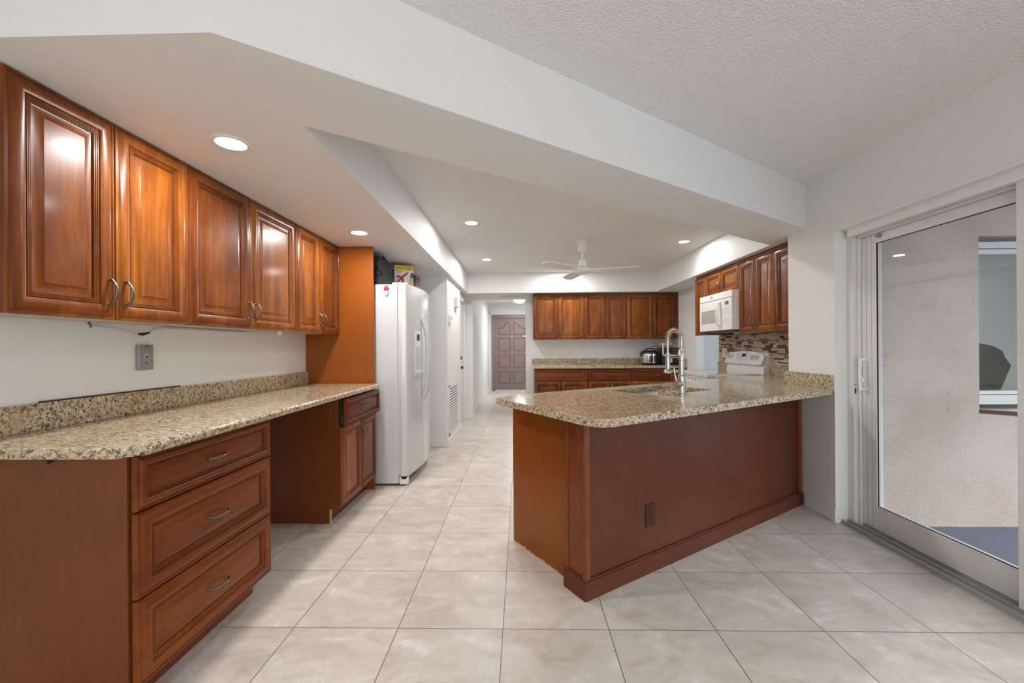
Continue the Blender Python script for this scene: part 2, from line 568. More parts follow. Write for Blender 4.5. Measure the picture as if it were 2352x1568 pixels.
def struct(name, mb, mat, smooth=None, bevel=0, parent=None, label=None, cat='structure', loc=(0, 0, 0)):
    o = mb.build(name, mat, parent, loc=loc, smooth=smooth, bevel=bevel)
    if parent is None:
        o['kind'] = 'structure'
        o['label'] = label or name.replace('_', ' ')
        o['category'] = cat
    return o

def copy_tree(o, parent=None):
    c = o.copy()
    COL.objects.link(c)
    c.parent = parent
    for ch in list(o.children):
        copy_tree(ch, c)
    return c

def rrect(x0, x1, y0, y1, r, n=5):
    out = []
    for cx_, cy_, a0 in ((x1 - r, y0 + r, -90), (x1 - r, y1 - r, 0), (x0 + r, y1 - r, 90), (x0 + r, y0 + r, 180)):
        for k in range(n + 1):
            a = R(a0 + 90 * k / n)
            out.append((cx_ + r * math.cos(a), cy_ + r * math.sin(a)))
    return out

def text_mesh(body, size, depth=0.0006, bold=0.0):
    cu = bpy.data.curves.new('txt', 'FONT')
    cu.body = body
    cu.size = size
    cu.extrude = depth
    cu.offset = bold
    cu.align_x = 'CENTER'
    cu.align_y = 'CENTER'
    ob = bpy.data.objects.new('txt', cu)
    COL.objects.link(ob)
    dg = bpy.context.evaluated_depsgraph_get()
    me = bpy.data.meshes.new_from_object(ob.evaluated_get(dg))
    bpy.data.objects.remove(ob)
    bpy.data.curves.remove(cu)
    return me

# ------------------------------------------------------------------ setting
S, T = 2.095, 2.42            # soffit underside, ceiling
XL, XR, XK, YB = -1.86, 2.16, 2.58, 7.08
floor = struct('floor', MB().box(-1.96, 2.30, -3.0, 12.0, -0.06, 0.0), 'tile', label='pale beige square tile floor')
fl2 = struct('floor_side', MB().box(2.30, 5.3, 3.4, 8.0, -0.06, -0.001), 'tile', label='tile floor of the room beyond the kitchen opening')
struct('ceiling', MB().box(-1.96, 2.30, -3.0, 3.7, T, T + 0.08), 'popcorn', label='white popcorn textured ceiling of the near room')
# tray ceiling inside the beam (smooth)
def beam_y(x, off): return off + 0.674 * (x + 0.845)
tray = [(-0.85, beam_y(-0.85, 1.45)), (2.62, beam_y(2.62, 1.45)), (2.62, 6.9), (-0.85, 6.9)]
struct('ceiling_kitchen', MB().prism(tray, T - 0.004, T - 0.0005), 'ceil', label='smooth raised kitchen ceiling')
struct('ceiling_hall', MB().box(-1.2, 2.7, 7.0, 12.0, T, T + 0.08), 'ceil', label='hall ceiling')
struct('ceiling_side', MB().box(2.3, 5.3, 3.7, 8.0, T, T + 0.08), 'ceil', label='ceiling of the side room')
# dropped soffit with diagonal beam, one plaster body
sb = MB()
beam = [(-1.96, 1.118), (-0.85, 1.118), (2.168, 3.152), (2.168, 3.36), (2.60, 3.36), (2.60, beam_y(2.60, 1.60)), (2.19, beam_y(2.19, 1.60)), (-0.85, 1.60), (-0.85, 6.64), (2.19, 6.64), (2.19, 3.645), (2.62, 3.9), (2.62, 7.09), (-1.96, 7.09)]
sb.prism([(-1.96, 1.118), (-0.85, 1.118), (-0.85, 7.09), (-1.96, 7.09)], S, T)
sb.prism([(-0.85, 1.118), (2.168, 3.152), (2.168, 3.36), (2.62, 3.36), (2.62, beam_y(2.62, 1.60)), (-0.85, 1.597)], S, T)
sb.prism([(-0.85, 6.64), (2.19, 6.64), (2.62, 6.64), (2.62, 7.09), (-0.85, 7.09)], S, T)
sb.prism([(2.19, beam_y(2.19, 1.60)), (2.62, beam_y(2.62, 1.60)), (2.62, 6.64), (2.19, 6.64)], S, T)
struct('ceiling_soffit', sb, 'wall', label='white dropped soffit and diagonal ceiling beam')
# walls
struct('wall_left', MB().box(-1.96, XL, -3.0, 5.02, 0, T), 'wall', label='white left wall behind the long counter')
struct('wall_rear', MB().box(-1.96, 2.36, -3.1, -3.0, 0, T), 'wall', label='white wall behind the camera')
# block beside the fridge with the vent face
vb_ = MB()
vb_.box(-1.96, -0.90, 5.02, 6.12, 0, S)
vb_.box(-1.96, -0.955, 6.12, 7.08, 2.04, S)
vb_.box(-1.96, -0.955, 6.12, 6.22, 0, 2.04)
vb_.box(-1.96, -0.955, 7.02, 7.08, 0, 2.04)
struct('wall_vent', vb_, 'wall', label='white wall block with the air grille')
wb = MB()
wb.box(-1.30, -0.825, YB, YB + 0.14, 0, T)
wb.box(-0.825, 0.085, YB, YB + 0.14, 2.05, T)
wb.box(0.085, 2.70, YB, YB + 0.14, 0, T)
struct('wall_back', wb, 'wall', label='white back kitchen wall with the hall opening')
hb = MB()
hb.box(-1.0, -0.88, YB + 0.14, 11.55, 0, T)
hb.box(0.75, 0.87, YB + 0.14, 11.55, 0, T)
struct('wall_hall', hb, 'wall', label='white side walls of the hall')
he = MB()
he.box(-0.9, -0.79, 11.42, 11.55, 0, T); he.box(0.31, 0.87, 11.42, 11.55, 0, T); he.box(-0.79, 0.31, 11.42, 11.55, 2.11, T)
struct('wall_end', he, 'wall', label='white end wall of the hall around the front door')
# right wall: sliding door opening, pillar, kitchen recess, opening to the side room
rb = MB()
rb.box(XR, 2.36, 2.875, 3.36, 0, T)
rb.box(2.36, 2.70, 3.20, 3.36, 0, T)
rb.box(XR, 2.36, -3.0, 2.875, 2.0, T)
rb.box(XR, 2.36, -3.0, -0.20, 0, 2.0)
rb.box(XK, 2.70, 3.36, 5.39, 0, T)
rb.box(XK, 2.70, 6.12, YB, 0, T)
rb.box(XK, 2.70, 5.39, 6.12, 2.06, T)
struct('wall_right', rb, 'wall', label='white right wall with pillar and sliding door opening')
sr = MB()
sr.box(5.2, 5.3, 3.3, 8.0, 0, T); sr.box(2.7, 5.2, 7.9, 8.0, 0, T); sr.box(2.7, 5.2, 3.25, 3.35, 0, T);
struct('wall_side', sr, 'wall', label='walls of the bluish lit side room')
# baseboards
def base(name, x0, x1, y0, y1, lab, h=0.085):
    struct(name, MB().box(x0, x1, y0, y1, 0, h), 'trim', bevel=0.004, label=lab, cat='baseboard')
base('baseboard_vent', -0.90, -0.886, 5.02, 6.12, 'white baseboard under the air grille')
base('baseboard_alcove', -1.86, -0.886, 5.006, 5.02, 'white baseboard beside the refrigerator')
base('baseboard_hall', -0.88, -0.866, 7.22, 11.42, 'white baseboard along the hall')
base('baseboard_jamb', -0.99, -0.822, 7.066, 7.08, 'white baseboard at the hall opening')
bp = MB()
bp.prism([(2.148, 2.863), (2.225, 2.863), (2.235, 2.875), (2.16, 2.875), (2.16, 3.17), (2.148, 3.17)], 0, 0.095)
struct('baseboard_pillar', bp, 'trim', bevel=0.003, label='white baseboard wrapping the pillar by the sliding door', cat='baseboard')

# ---- sliding door (door_3)
fr = MB()
for x0, x1, y0, y1 in ((2.245, 2.36, 2.822, 2.875), (2.269, 2.2835, 2.800, 2.822), (2.335, 2.36, 2.79, 2.822)):
    fr.box(x0, x1, y0, y1, 0.0, 2.0)
fr.box(2.245, 2.36, -0.2, 2.80, 1.955, 2.0)
fr.box(2.26, 2.272, -0.2, 2.80, 1.93, 1.955)
fr.box(2.34, 2.36, -0.2, 2.80, 1.925, 1.955)
d3 = struct('door_3', fr, 'alum', bevel=0.002, label='white aluminium sliding glass patio door on the right', cat='door')
tk = MB()
tk.box(2.185, 2.36, -0.2, 2.865, 0.0, 0.012)
for x in (2.190, 2.236, 2.284, 2.335):
    tk.box(x, x + 0.010, -0.2, 2.865, 0.0, 0.026)
tk.build('floor_track', 'track', d3)
def panel(y0, y1, x0, x1, st, stl, name):
    p = MB()
    zt, zb, zgt, zgb = 1.95, 0.028, 1.872, 0.178
    p.box(x0, x1, y1 - st, y1, zb, zt); p.box(x0, x1, y0, y0 + stl, zb, zt)
    p.box(x0, x1, y0 + stl, y1 - st, zgt, zt); p.box(x0, x1, y0 + stl, y1 - st, zb, zgb)
    o = p.build(name, 'alum', d3, bevel=0.003)
    g = MB()
    g.box((x0 + x1) / 2 - 0.003, (x0 + x1) / 2 + 0.003, y0 + stl, y1 - st, zgb, zgt)
    g.build('glass_pane', 'glass', o)
    k = MB()
    e = 0.0022
    k.box(x0 + 0.004, x0 + 0.012, y1 - st - e, y1 - st, zgb, zgt); k.box(x0 + 0.004, x0 + 0.012, y0 + stl, y1 - st, zgt - e, zgt)
    k.box(x0 + 0.004, x0 + 0.012, y0 + stl, y1 - st, zgb, zgb + e)
    k.build('gasket', 'gap', o)
    return o
pa = panel(1.83, 2.812, 2.285, 2.325, 0.122, 0.07, 'sliding_panel')
gv = MB(); gv.box(2.2842, 2.286, 2.762, 2.7638, 0.03, 1.95); gv.box(2.2842, 2.286, 2.724, 2.725, 0.03, 1.95); gv.build('stile_groove', 'grey', pa)
pb = panel(0.90, 1.90, 2.235, 2.272, 0.072, 0.07, 'fixed_panel')
hd = MB()
hz0, hz1 = 0.930, 1.118
hd.tube([(2.285, 2.765, hz1), (2.246, 2.765, hz1 + 0.004)], 0.011)
hd.tube([(2.285, 2.765, hz0), (2.246, 2.765, hz0 - 0.004)], 0.011)
hd.tube([(2.246, 2.765, hz0 - 0.014), (2.240, 2.765, (hz0 + hz1) / 2), (2.246, 2.765, hz1 + 0.014)], 0.0095)
hd.build('handle', 'trim', pa, smooth=40)
MB().tube([(2.247, 2.758, 1.005), (2.24, 2.735, 0.978)], [0.004, 0.007]).build('latch_lever', 'trim', pa, smooth=40)
ho = MB()
ho.tube([(2.325, 2.765, hz1), (2.372, 2.765, hz1)], 0.009)
ho.tube([(2.325, 2.765, hz0), (2.372, 2.765, hz0)], 0.009)
ho.tube([(2.372, 2.765, hz0 - 0.012), (2.372, 2.765, hz1 + 0.012)], 0.010)
ho.build('outer_handle', 'trim', pa, smooth=40)
sk = MB()
sk.box(2.249, 2.266, 2.8205, 2.822, 0.93, 1.12)
sk.mi = 1
sk.box(2.253, 2.261, 2.8198, 2.8206, 0.890, 0.925); sk.box(2.254, 2.260, 2.8198, 2.8206, 0.945, 0.952); sk.box(2.255, 2.259, 2.8198, 2.8206, 1.07, 1.076)
sk.build('strike_plate', ['trim', 'gap'], d3)
rl = MB()
rl.lathe([(0.014, 0), (0.014, -0.006), (0.0, -0.006)], (2.2848, 2.655, 1.912), 'x', 16)
rl.tube([(2.281, 2.685, 1.912), (2.281, 2.655, 1.912)], 0.006, 8)
rl.build('roller_cap', 'grey', pa)
# bullnose trim above the door
tr = MB()
tr.tube([(2.168, 2.832, 2.006), (2.168, -0.3, 2.006)], 0.0125, 12)
tr.box(2.208, 2.247, -0.3, 2.822, 1.944, 2.0)
tr.box(2.17, 2.247, -0.3, 2.832, 1.994, 2.006)
struct('trim_1', tr, 'trim', smooth=50, label='white rounded trim over the sliding door', cat='trim')

# ---- outdoors
ow = MB()
ow.box(2.36, 3.17, 2.91, 3.15, -0.1, 2.6); ow.box(3.17, 4.2, 2.91, 3.15, 1.965, 2.6); ow.box(3.17, 4.2, 2.91, 3.15, -0.1, 0.765); ow.box(4.2, 6.0, 2.91, 3.15, -0.1, 2.6)
struct('wall_patio', ow, 'stucco', label='pinkish cracked stucco wall outside the sliding door')
struct('floor_patio', MB().box(2.30, 9.0, -6, 3.0, -0.12, -0.045), 'patio', label='blue grey painted patio floor')
struct('ceiling_patio', MB().box(2.36, 5.6, 0.6, 3.15, 2.32, 2.42), 'wall', label='patio roof')
wf = MB()
wf.box(3.17, 4.2, 2.93, 2.99, 1.885, 1.93); wf.box(3.17, 4.2, 2.94, 2.99, 1.845, 1.88)
wf.box(3.17, 4.2, 2.915, 2.99, 0.80, 0.865); wf.box(3.17, 4.2, 2.925, 2.99, 0.868, 0.893)
wf.box(4.14, 4.2, 2.93, 2.99, 0.8, 1.93)
w1 = struct('window_1', wf, 'alum', bevel=0.002, label='white framed window in the stucco wall outside', cat='window')
wp = MB(); wp._f([wp.bm.verts.new(p) for p in ((3.17, 2.962, 0.87), (4.2, 2.962, 0.87), (4.2, 2.962, 1.88), (3.17, 2.962, 1.88))]); wp.build('window_pane', 'dglass', w1)
MB().prism([(3.17, 0.742), (4.2, 0.66), (4.2, 0.70), (3.17, 0.766)], -2.99, -2.903, Matrix(((1, 0, 0, 0), (0, 0, -1, 0), (0, 1, 0, 0), (0, 0, 0, 1)))).build('window_sill', 'sill_gap_shadow', w1)
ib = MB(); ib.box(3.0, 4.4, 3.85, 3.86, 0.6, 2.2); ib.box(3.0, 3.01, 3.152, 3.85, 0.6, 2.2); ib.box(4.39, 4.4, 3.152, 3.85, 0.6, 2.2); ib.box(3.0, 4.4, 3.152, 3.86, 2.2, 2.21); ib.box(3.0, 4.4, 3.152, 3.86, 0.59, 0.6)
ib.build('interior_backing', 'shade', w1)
cu_ = MB()  # solid shape put in for a dark reflection in the pane
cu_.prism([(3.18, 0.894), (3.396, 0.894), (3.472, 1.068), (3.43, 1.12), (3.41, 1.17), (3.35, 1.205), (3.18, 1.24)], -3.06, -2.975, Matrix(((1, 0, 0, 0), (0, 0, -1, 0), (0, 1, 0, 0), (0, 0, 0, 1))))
tag(cu_.build('reflection_shape', 'dkrefl', bevel=0.012), 'dark angular shape added behind the outdoor window pane for a reflection', 'reflection')

# ---- front door (door_1)
dw = MB()
dw.box(-0.79, -0.70, 11.36, 11.45, 0, 2.11); dw.box(0.22, 0.31, 11.36, 11.45, 0, 2.11); dw.box(-0.70, 0.22, 11.36, 11.45, 2.01, 2.11)
d1 = struct('door_1', dw, 'mauve', bevel=0.004, label='mauve brown panelled front door at the end of the hall', cat='door')
MB().box(-0.70, 0.22, 11.40, 11.45, 0.01, 2.01).build('door_slab', 'mauve', d1)
pn = MB()
def ring(mb, poly, y0, y1, wdt):
    mtx = Matrix(((1, 0, 0, 0), (0, 0, -1, 0), (0, 1, 0, 0), (0, 0, 0, 1)))
    n = len(poly)
    for i in range(n):
        (xa, za), (xb, zb) = poly[i], poly[(i + 1) % n]
        mb.tube([(xa, y0, za), (xb, y0, zb)], wdt, 6)
for cx0, cx1, flip in ((-0.60, -0.29, 0), (-0.19, 0.12, 1)):
    for z0, z1 in ((1.12, 1.46), (0.66, 1.00), (0.22, 0.54)):
        ring(pn, [(cx0, z0), (cx1, z0), (cx1, z1), (cx0, z1)], 11.399, 0, 0.012)
    top = []
    for k in range(9):
        f_ = k / 8
        hgt = 1.74 + 0.13 * (0.5 - 0.5 * math.cos(PI * min(1, max(0, (f_ - 0.25) / 0.5))))
        top.append((cx0 + (cx1 - cx0) * (f_ if not flip else 1 - f_), hgt))
    if flip:
        ring(pn, [(cx1, 1.57), (cx0, 1.57)] + [(x, z) for x, z in top[::-1]], 11.399, 0, 0.012)
    else:
        ring(pn, [(cx0, 1.57), (cx1, 1.57)] + top[::-1], 11.399, 0, 0.012)
pn.build('panel_moulding', 'mauve_d', d1)
MB().ell((-0.24, 11.395, 1.50), 0.014, 0.01, 0.014).build('peephole', 'chrome', d1)
MB().box(0.08, 0.22, 11.385, 11.40, 1.50, 1.53).build('door_chain', 'trim', d1)
MB().box(-0.70, 0.22, 11.38, 11.42, 0.0, 0.03).build('threshold', 'appl_gr', d1)
# ---- white side door (door_2)
dj = MB()
dj.box(-0.965, -0.935, 6.22, 6.30, 0, 2.04); dj.box(-0.965, -0.935, 6.94, 7.02, 0, 2.04); dj.box(-0.965, -0.935, 6.30, 6.94, 1.96, 2.04)
d2 = struct('door_2', dj, 'trim', bevel=0.003, label='white interior door in the recess beside the hall opening', cat='door')
MB().box(-1.01, -0.965, 6.28, 6.96, 0.005, 1.97).build('door_slab', 'trim', d2)
kb = MB(); kb.lathe([(0.0, 0), (0.028, 0), (0.028, 0.008), (0.010, 0.012), (0.010, 0.035), (0.026, 0.045), (0.028, 0.06), (0.018, 0.07), (0, 0.072)], (-0.965, 6.38, 0.905), 'x', 18)
kb.build('door_knob', 'pewter', d2, smooth=40)
MB().lathe([(0.0, 0), (0.031, 0), (0.030, 0.030), (0.026, 0.052), (0.010, 0.056), (0, 0.056)], (-0.965, 6.38, 1.055), 'x', 18).build('deadbolt', 'pewter', d2, smooth=40)
MB().box(-0.966, -0.945, 6.33, 6.40, 1.66, 1.72).build('chain_latch', 'trim', d2)
# hall opening casing rail fragments
struct('trim_2', MB().box(-0.30, 0.02, YB - 0.02, YB, 2.062, 2.085), 'trim', bevel=0.004, label='small white rail over the hall opening', cat='trim')

# ------------------------------------------------------------------ cabinets
PROF = [(0.0, 0.0), (0.0, 0.015), (0.002, 0.0185), (0.009, 0.0195), (0.0105, 0.0170), (0.012, 0.0170), (0.014, 0.0180), (0.020, 0.0222), (0.028, 0.0252), (0.036, 0.0266), (0.044, 0.0255), (0.050, 0.0236), (0.055, 0.0210),
        (0.0565, 0.0160), (0.0585, 0.0160), (0.060, 0.0192), (0.063, 0.0192), (0.0643, 0.0160), (0.0655, 0.0180), (0.0685, 0.0180), (0.0698, 0.0145), (0.071, 0.0165), (0.074, 0.0165),
        (0.0755, 0.0105), (0.079, 0.0095), (0.106, 0.0165), (0.108, 0.0180)]
GLZ = {4, 13, 17, 20, 23}
def front_mesh(w, h, grain, raised=True, scale=None, mats=None):
    bm = bmesh.new()
    s = scale or min(1.0, (min(w, h) * 0.36) / 0.108)
    prof = PROF if raised else PROF[:26]
    rings = []
    for ins, d in prof:
        i = ins * s
        rings.append([bm.verts.new(p) for p in ((i, -d, i), (w - i, -d, i), (w - i, -d, h - i), (i, -d, h - i))])
    bm.faces.new(rings[0][::-1])
    for k in range(len(rings) - 1):
        for j in range(4):
            f = bm.faces.new([rings[k][j], rings[k][(j + 1) % 4], rings[k + 1][(j + 1) % 4], rings[k + 1][j]])
            f.material_index = 1 if k in GLZ else 0
            f.smooth = True
    bm.faces.new(rings[-1])
    bmesh.ops.recalc_face_normals(bm, faces=bm.faces)
    for e in bm.edges:
        if len(e.link_faces) == 2 and e.calc_face_angle(0) > R(34):
            e.smooth = False
    me = bpy.data.meshes.new('front')
    bm.to_mesh(me); bm.free()
    for mm in (mats or (grain, 'glaze')):
        me.materials.append(M[mm])
    return me

def handle_mesh(vert=True, L=0.098):
    b = MB()
    n = 26
    pts, rad = [], []
    for k in range(n + 1):
        f = k / n
        a = (f - 0.5) * 2
        z = a * L / 2
        y = -0.009 - 0.024 * (1 - abs(a) ** 2.4)
        pts.append((0, y, z))
        rad.append((0.0042 + 0.0012 * (1 - abs(a))) * (1 + 0.10 * math.sin(k * 2.4)))
    b.tube(pts, rad, 8, True, (1.2, 0.85))
    for sgn in (-1, 1):
        b.lathe([(0.0072, 0), (0.0072, 0.002), (0.005, 0.004), (0.0048, 0.012), (0.0058, 0.014)], (0, 0, 0), 'y', 10)
        for v in b.bm.verts[-50:] if False else []:
            pass
    b.bm.verts.ensure_lookup_table()
    # place the two feet
    feet = b.bm.verts[-100:]
    for i, v in enumerate(feet):
        v.co.y = -v.co.y
        v.co.z += (-1 if i < 50 else 1) * (L / 2 - 0.004)
    if not vert:
        b.xform(Matrix.Rotation(R(90), 4, 'Y'))
    return b.mesh('handle', 'pewter', smooth=50)
HV, HH = handle_mesh(True), handle_mesh(False)

def cabinet(name, label, cat, loc, rotz, w, d, h, fronts, group=None, toe=0.0, z0=0.0, body='carcass', wm='wood', under=False, side=None, drawer_scale=None):
    """fronts face local -Y; origin = left front bottom corner of the box"""
    root = thing(name, label, cat, loc, rotz, group)
    b = MB()
    b.box(0, w, 0.0, d, z0 + toe, h)
    if toe:
        b.box(0.018, w - 0.018, 0.075, 0.09, z0, z0 + toe)
        b.box(0, 0.018, 0.075, d, z0, z0 + toe); b.box(w - 0.018, w, 0.075, d, z0, z0 + toe)
    b.build('body', body, root)
    if under:
        MB().box(0.005, w - 0.005, 0.003, d - 0.003, z0 - 0.004, z0 - 0.0004).build('underside', 'underside', root)
    for fdef in fronts:
        kind, x0, x1, za, zb, hs = fdef[:6]
        ex = fdef[6] if len(fdef) > 6 else {}
        dr = kind == 'drawer'
        g = (1 - 0)
        me = front_mesh(x1 - x0, zb - za, 'wood_h' if dr else wm, raised=not (dr and zb - za < 0.2), scale=(0.62 if dr and zb - za < 0.2 else ex.get('s')))
        o = link('drawer' if dr else 'door', me, root, (x0, ex.get('dy', 0.0) - 0.002, za))
        if hs == 'none':
            continue
        w_, h_ = x1 - x0, zb - za
        if dr:
            link('handle', HH, o, (w_ / 2, -0.0095 if h_ < 0.2 else -0.0180, h_ * ex.get('hz', 0.5)))
        else:
            hx = w_ - 0.030 if 'r' in hs else 0.030
            hz = h_ - 0.085 if 't' in hs else 0.105
            link('handle', HV, o, (hx, -0.0245, hz))
    return root

G = 0.0015
L90 = R(90)
# --- left uppers
ULG = 'wall cabinets over the long left counter'
uy = [1.21, 1.555, 1.905, 2.355, 2.835, 3.175, 3.515]
uplab = ['reddish brown double door wall cabinet nearest the camera at far left',
         'middle of the three double door wall cabinets over the left counter',
         'narrow double door wall cabinet against the tall orange brown panel']
for i in range(3):
    a, b_, c_ = uy[2 * i], uy[2 * i + 1], uy[2 * i + 2]
    w_ = c_ - a
    fr_ = [('door', G, b_ - a - G, 1.335 - 1.345, S - 0.004 - 1.345, 'rb'), ('door', b_ - a + G, w_ - G, 1.335 - 1.345, S - 0.004 - 1.345, 'lb')]
    cabinet('wall_cabinet', uplab[i], 'cabinet', (-1.583, a, 1.345), L90, w_ - 0.001, 0.276, S - 0.002 - 1.345, fr_, ULG, under=True)
# --- left base
LB = 'base cabinets under the long left counter'
dc = cabinet('drawer_cabinet', 'three drawer base cabinet at the near end of the left counter', 'cabinet', (-1.274, 1.325, 0), L90, 0.705, 0.58, 0.876,
        [('drawer', -0.012, 0.703, 0.690, 0.868, 'c', {'hz': 0.5}), ('drawer', -0.012, 0.703, 0.402, 0.682, 'c', {'hz': 0.5}), ('drawer', -0.012, 0.703, 0.112, 0.396, 'c', {'hz': 0.5})], LB, toe=0.10)
MB().box(-0.020, -0.001, 0.004, 0.582, 0, 0.876).build('end_panel', 'lam', dc)
bc = cabinet('base_cabinet', 'narrow base cabinet with ajar drawer beside the refrigerator panel', 'cabinet', (-1.274, 2.85, 0), L90, 0.668, 0.58, 0.876,
        [('drawer', 0.012, 0.700, 0.672, 0.862, 'c', {'dy': -0.022}), ('door', 0.0, 0.333, 0.112, 0.664, 'rt', {'s': 0.70}), ('door', 0.336, 0.668, 0.112, 0.664, 'lt', {'s': 0.70})], LB, toe=0.10, wm='wood_base')
MB().prism([(0.255, 0.853), (0.262, 0.8758), (0.238, 0.8758)], 0.0, 0.014, Matrix(((0, 0, 1, -0.034), (1, 0, 0, 0), (0, 1, 0, 0), (0, 0, 0, 1)))).build('support_bracket', 'blackm', dc)
ep = MB()
ep.prism([(0.0, 0.10), (0.0, 0.876), (0.58, 0.876), (0.58, 0.0), (0.062, 0.0), (0.062, 0.10)][::-1], -0.001, 0.019, Matrix(((0, 0, -1, 0), (1, 0, 0, 0), (0, 1, 0, 0), (0, 0, 0, 1))))
ep.build('end_panel', 'lam', bc)
MB().box(-0.019, -0.001, 0.055, 0.0618, 0.0, 0.10).build('raw_edge', 'raw', bc)
ds = MB()
ds.box(-0.004, 0.008, -0.020, 0.0, 0.68, 0.86)
ds.mi = 1
ds.box(0.000, 0.006, -0.0215, 0.0, 0.70, 0.725); ds.box(-0.002, 0.006, -0.0215, 0, 0.735, 0.75)
ds.build('drawer_slide', ['gap', 'galv'], bc)
# --- left countertop
lc = thing('countertop', 'long speckled granite countertop along the left wall', 'countertop', (-1.86, 1.245, 0.876))
ct = MB()
ct.holed([(0.002, 0.0), (0.585, 0.0), (0.652, 0.062), (0.652, 2.245), (0.64, 2.268), (0.002, 2.268)], [], 0.0005, 0.038)
ct.build('slab', 'granite', lc, bevel=0.014, bseg=4)
MB().box(0.001, 0.024, 0.0, 2.272, 0.038, 0.142).build('backsplash', 'granite', lc, bevel=0.003)
MB().box(0.0005, 0.012, 0.30, 0.95, 0.1422, 0.1475).build('gap_shadow_strip', 'sill_gap_shadow', lc)  # dark strip standing in for the shadowed gap above the backsplash
# --- tall panel
tag(MB().box(-1.858, -1.268, 3.519, 3.540, 0.0, S - 0.001).build('tall_end_panel', 'lam_orange', bevel=0.001), 'tall plain orange brown panel between left counter and refrigerator', 'panel')

# --- back uppers
BU = 'wall cabinets on the back wall'
bx = [0.21, 0.622, 1.045, 1.39, 1.736, 2.16, 2.572]
blab = ['double door wall cabinet at the hall end of the back wall', 'narrower middle double door wall cabinet on the back wall', 'double door wall cabinet in the corner above the black air fryer']
for i in range(3):
    a, b_, c_ = bx[2 * i], bx[2 * i + 1], bx[2 * i + 2]
    w_ = c_ - a
    extra = 0.045 if i == 2 else 0
    fr_ = [('door', G, b_ - a - G, -0.008, S - 0.03 - 1.345, 'rb'), ('door', b_ - a + G, w_ - G - extra, -0.008, S - 0.03 - 1.345, 'lb')]
    cabinet('wall_cabinet', blab[i], 'cabinet', (a, 6.77, 1.345), 0, w_ - 0.001, 0.308, S - 0.002 - 1.345, fr_, BU, under=True)
# --- back base
BB = 'base cabinets on the back wall'
gx = [0.217, 1.055, 1.735, 2.56]
glab = ['base cabinet of the back run nearest the hall opening', 'middle base cabinet of the back run', 'base cabinet of the back run in the right corner']
for i in range(3):
    w_ = gx[i + 1] - gx[i]
    h2 = w_ / 2 if i < 2 else 0.45
    fr_ = [('drawer', 0.004, w_ - 0.004, 0.688, 0.858, 'c'), ('door', 0.004, h2 - G, 0.112, 0.680, 'rt'), ('door', h2 + G, w_ - 0.004, 0.112, 0.680, 'lt')]
    cabinet('base_cabinet', glab[i], 'cabinet', (gx[i], 6.47, 0), 0, w_ - 0.001, 0.60, 0.876, fr_, BB, toe=0.10)
kc = thing('countertop', 'speckled granite countertop along the back wall', 'countertop', (0.19, 6.42, 0.876))
MB().holed([(0, 0), (2.388, 0), (2.388, 0.659), (0, 0.659)], [], 0.0005, 0.038).build('slab', 'granite', kc, bevel=0.009, bseg=3)
sp_ = MB(); sp_.box(0, 2.388, 0.637, 0.659, 0.038, 0.140); sp_.box(2.366, 2.3885, 0.0, 0.637, 0.038, 0.140)
sp_.build('backsplash', 'granite', kc, bevel=0.002)

# --- right uppers (face -X)
RU = 'wall cabinets on the right wall around the microwave'
def rcab(label, y0, y1, za, zb, doors, **k):
    w_ = y1 - y0
    fr_ = [('door', w_ * f0 + G, w_ * f1 - G, -0.006, zb - za - 0.030, hs) for f0, f1, hs in doors]
    return cabinet('wall_cabinet', label, 'cabinet', (2.268, y1, za), -L90, w_ - 0.001, 0.308, zb - za, fr_, RU, **k)
ZT = S - 0.002
rcab('slim single door wall cabinet left of the microwave', 5.035, 5.335, 1.352, ZT, [(0, 1, 'none')])
rcab('short double door wall cabinet above the microwave', 4.275, 5.035, 1.802, ZT, [(0, 0.5, 'rb'), (0.5, 1, 'lb')])
rcab('tall double door wall cabinet right of the microwave', 3.69, 4.275, 1.352, ZT, [(0, 0.5, 'rb'), (0.5, 1, 'lb')])
rcab('single door wall cabinet partly hidden by the white pillar', 3.37, 3.69, 1.352, ZT, [(0, 1, 'lb')])

# --- microwave
mw = thing('microwave', 'white over the range microwave on the right wall', 'microwave', (2.185, 5.03, 1.385), -L90)
w_, h_ = 0.755, 0.412
MB().box(0, w_, 0.02, 0.390, 0, h_).build('body', 'cool_white', mw, bevel=0.004)
d_ = MB(); d_.box(0.0, 0.555, -0.012, 0.02, 0.0, 0.335); d_.build('door', 'appl_pl', mw, bevel=0.006, bseg=3)
MB().box(0.0, w_, -0.010, 0.02, 0.340, h_).build('vent_band', 'appl_pl', mw, bevel=0.004)
cpm = MB().box(0.558, w_, -0.012, 0.02, 0.0, 0.335).build('control_panel', 'appl_pl', mw, bevel=0.004)
MB().prism(rrect(0.055, 0.420, 0.085, 0.235, 0.012), 0.010, 0.0128, Matrix(((1, 0, 0, 0), (0, 0, -1, 0), (0, 1, 0, 0), (0, 0, 0, 1)))).build('window', 'smoke', mw)
mh = MB(); mh.tube([(0.505, -0.012, 0.045), (0.505, -0.045, 0.055), (0.505, -0.048, 0.17), (0.505, -0.045, 0.295), (0.505, -0.012, 0.305)], 0.016, 10, True, (1.3, 0.6))
mh.build('handle', 'appl_pl', mw, smooth=50)
kb_ = MB(); kb_.box(0, 0.016, -0.0015, 0, 0, 0.0055); kme = kb_.mesh('key', 'keygrey')
for r_ in range(9):
    for c_ in range(4):
        if r_ in (4,) or (r_ == 0 and c_ > 2):
            continue
        link('key', kme, cpm, (0.590 + c_ * 0.034, -0.012, 0.060 + (8 - r_) * 0.021))
dp = MB(); dp.box(0.615, 0.690, -0.0132, -0.012, 0.270, 0.302); dp.mi = 1
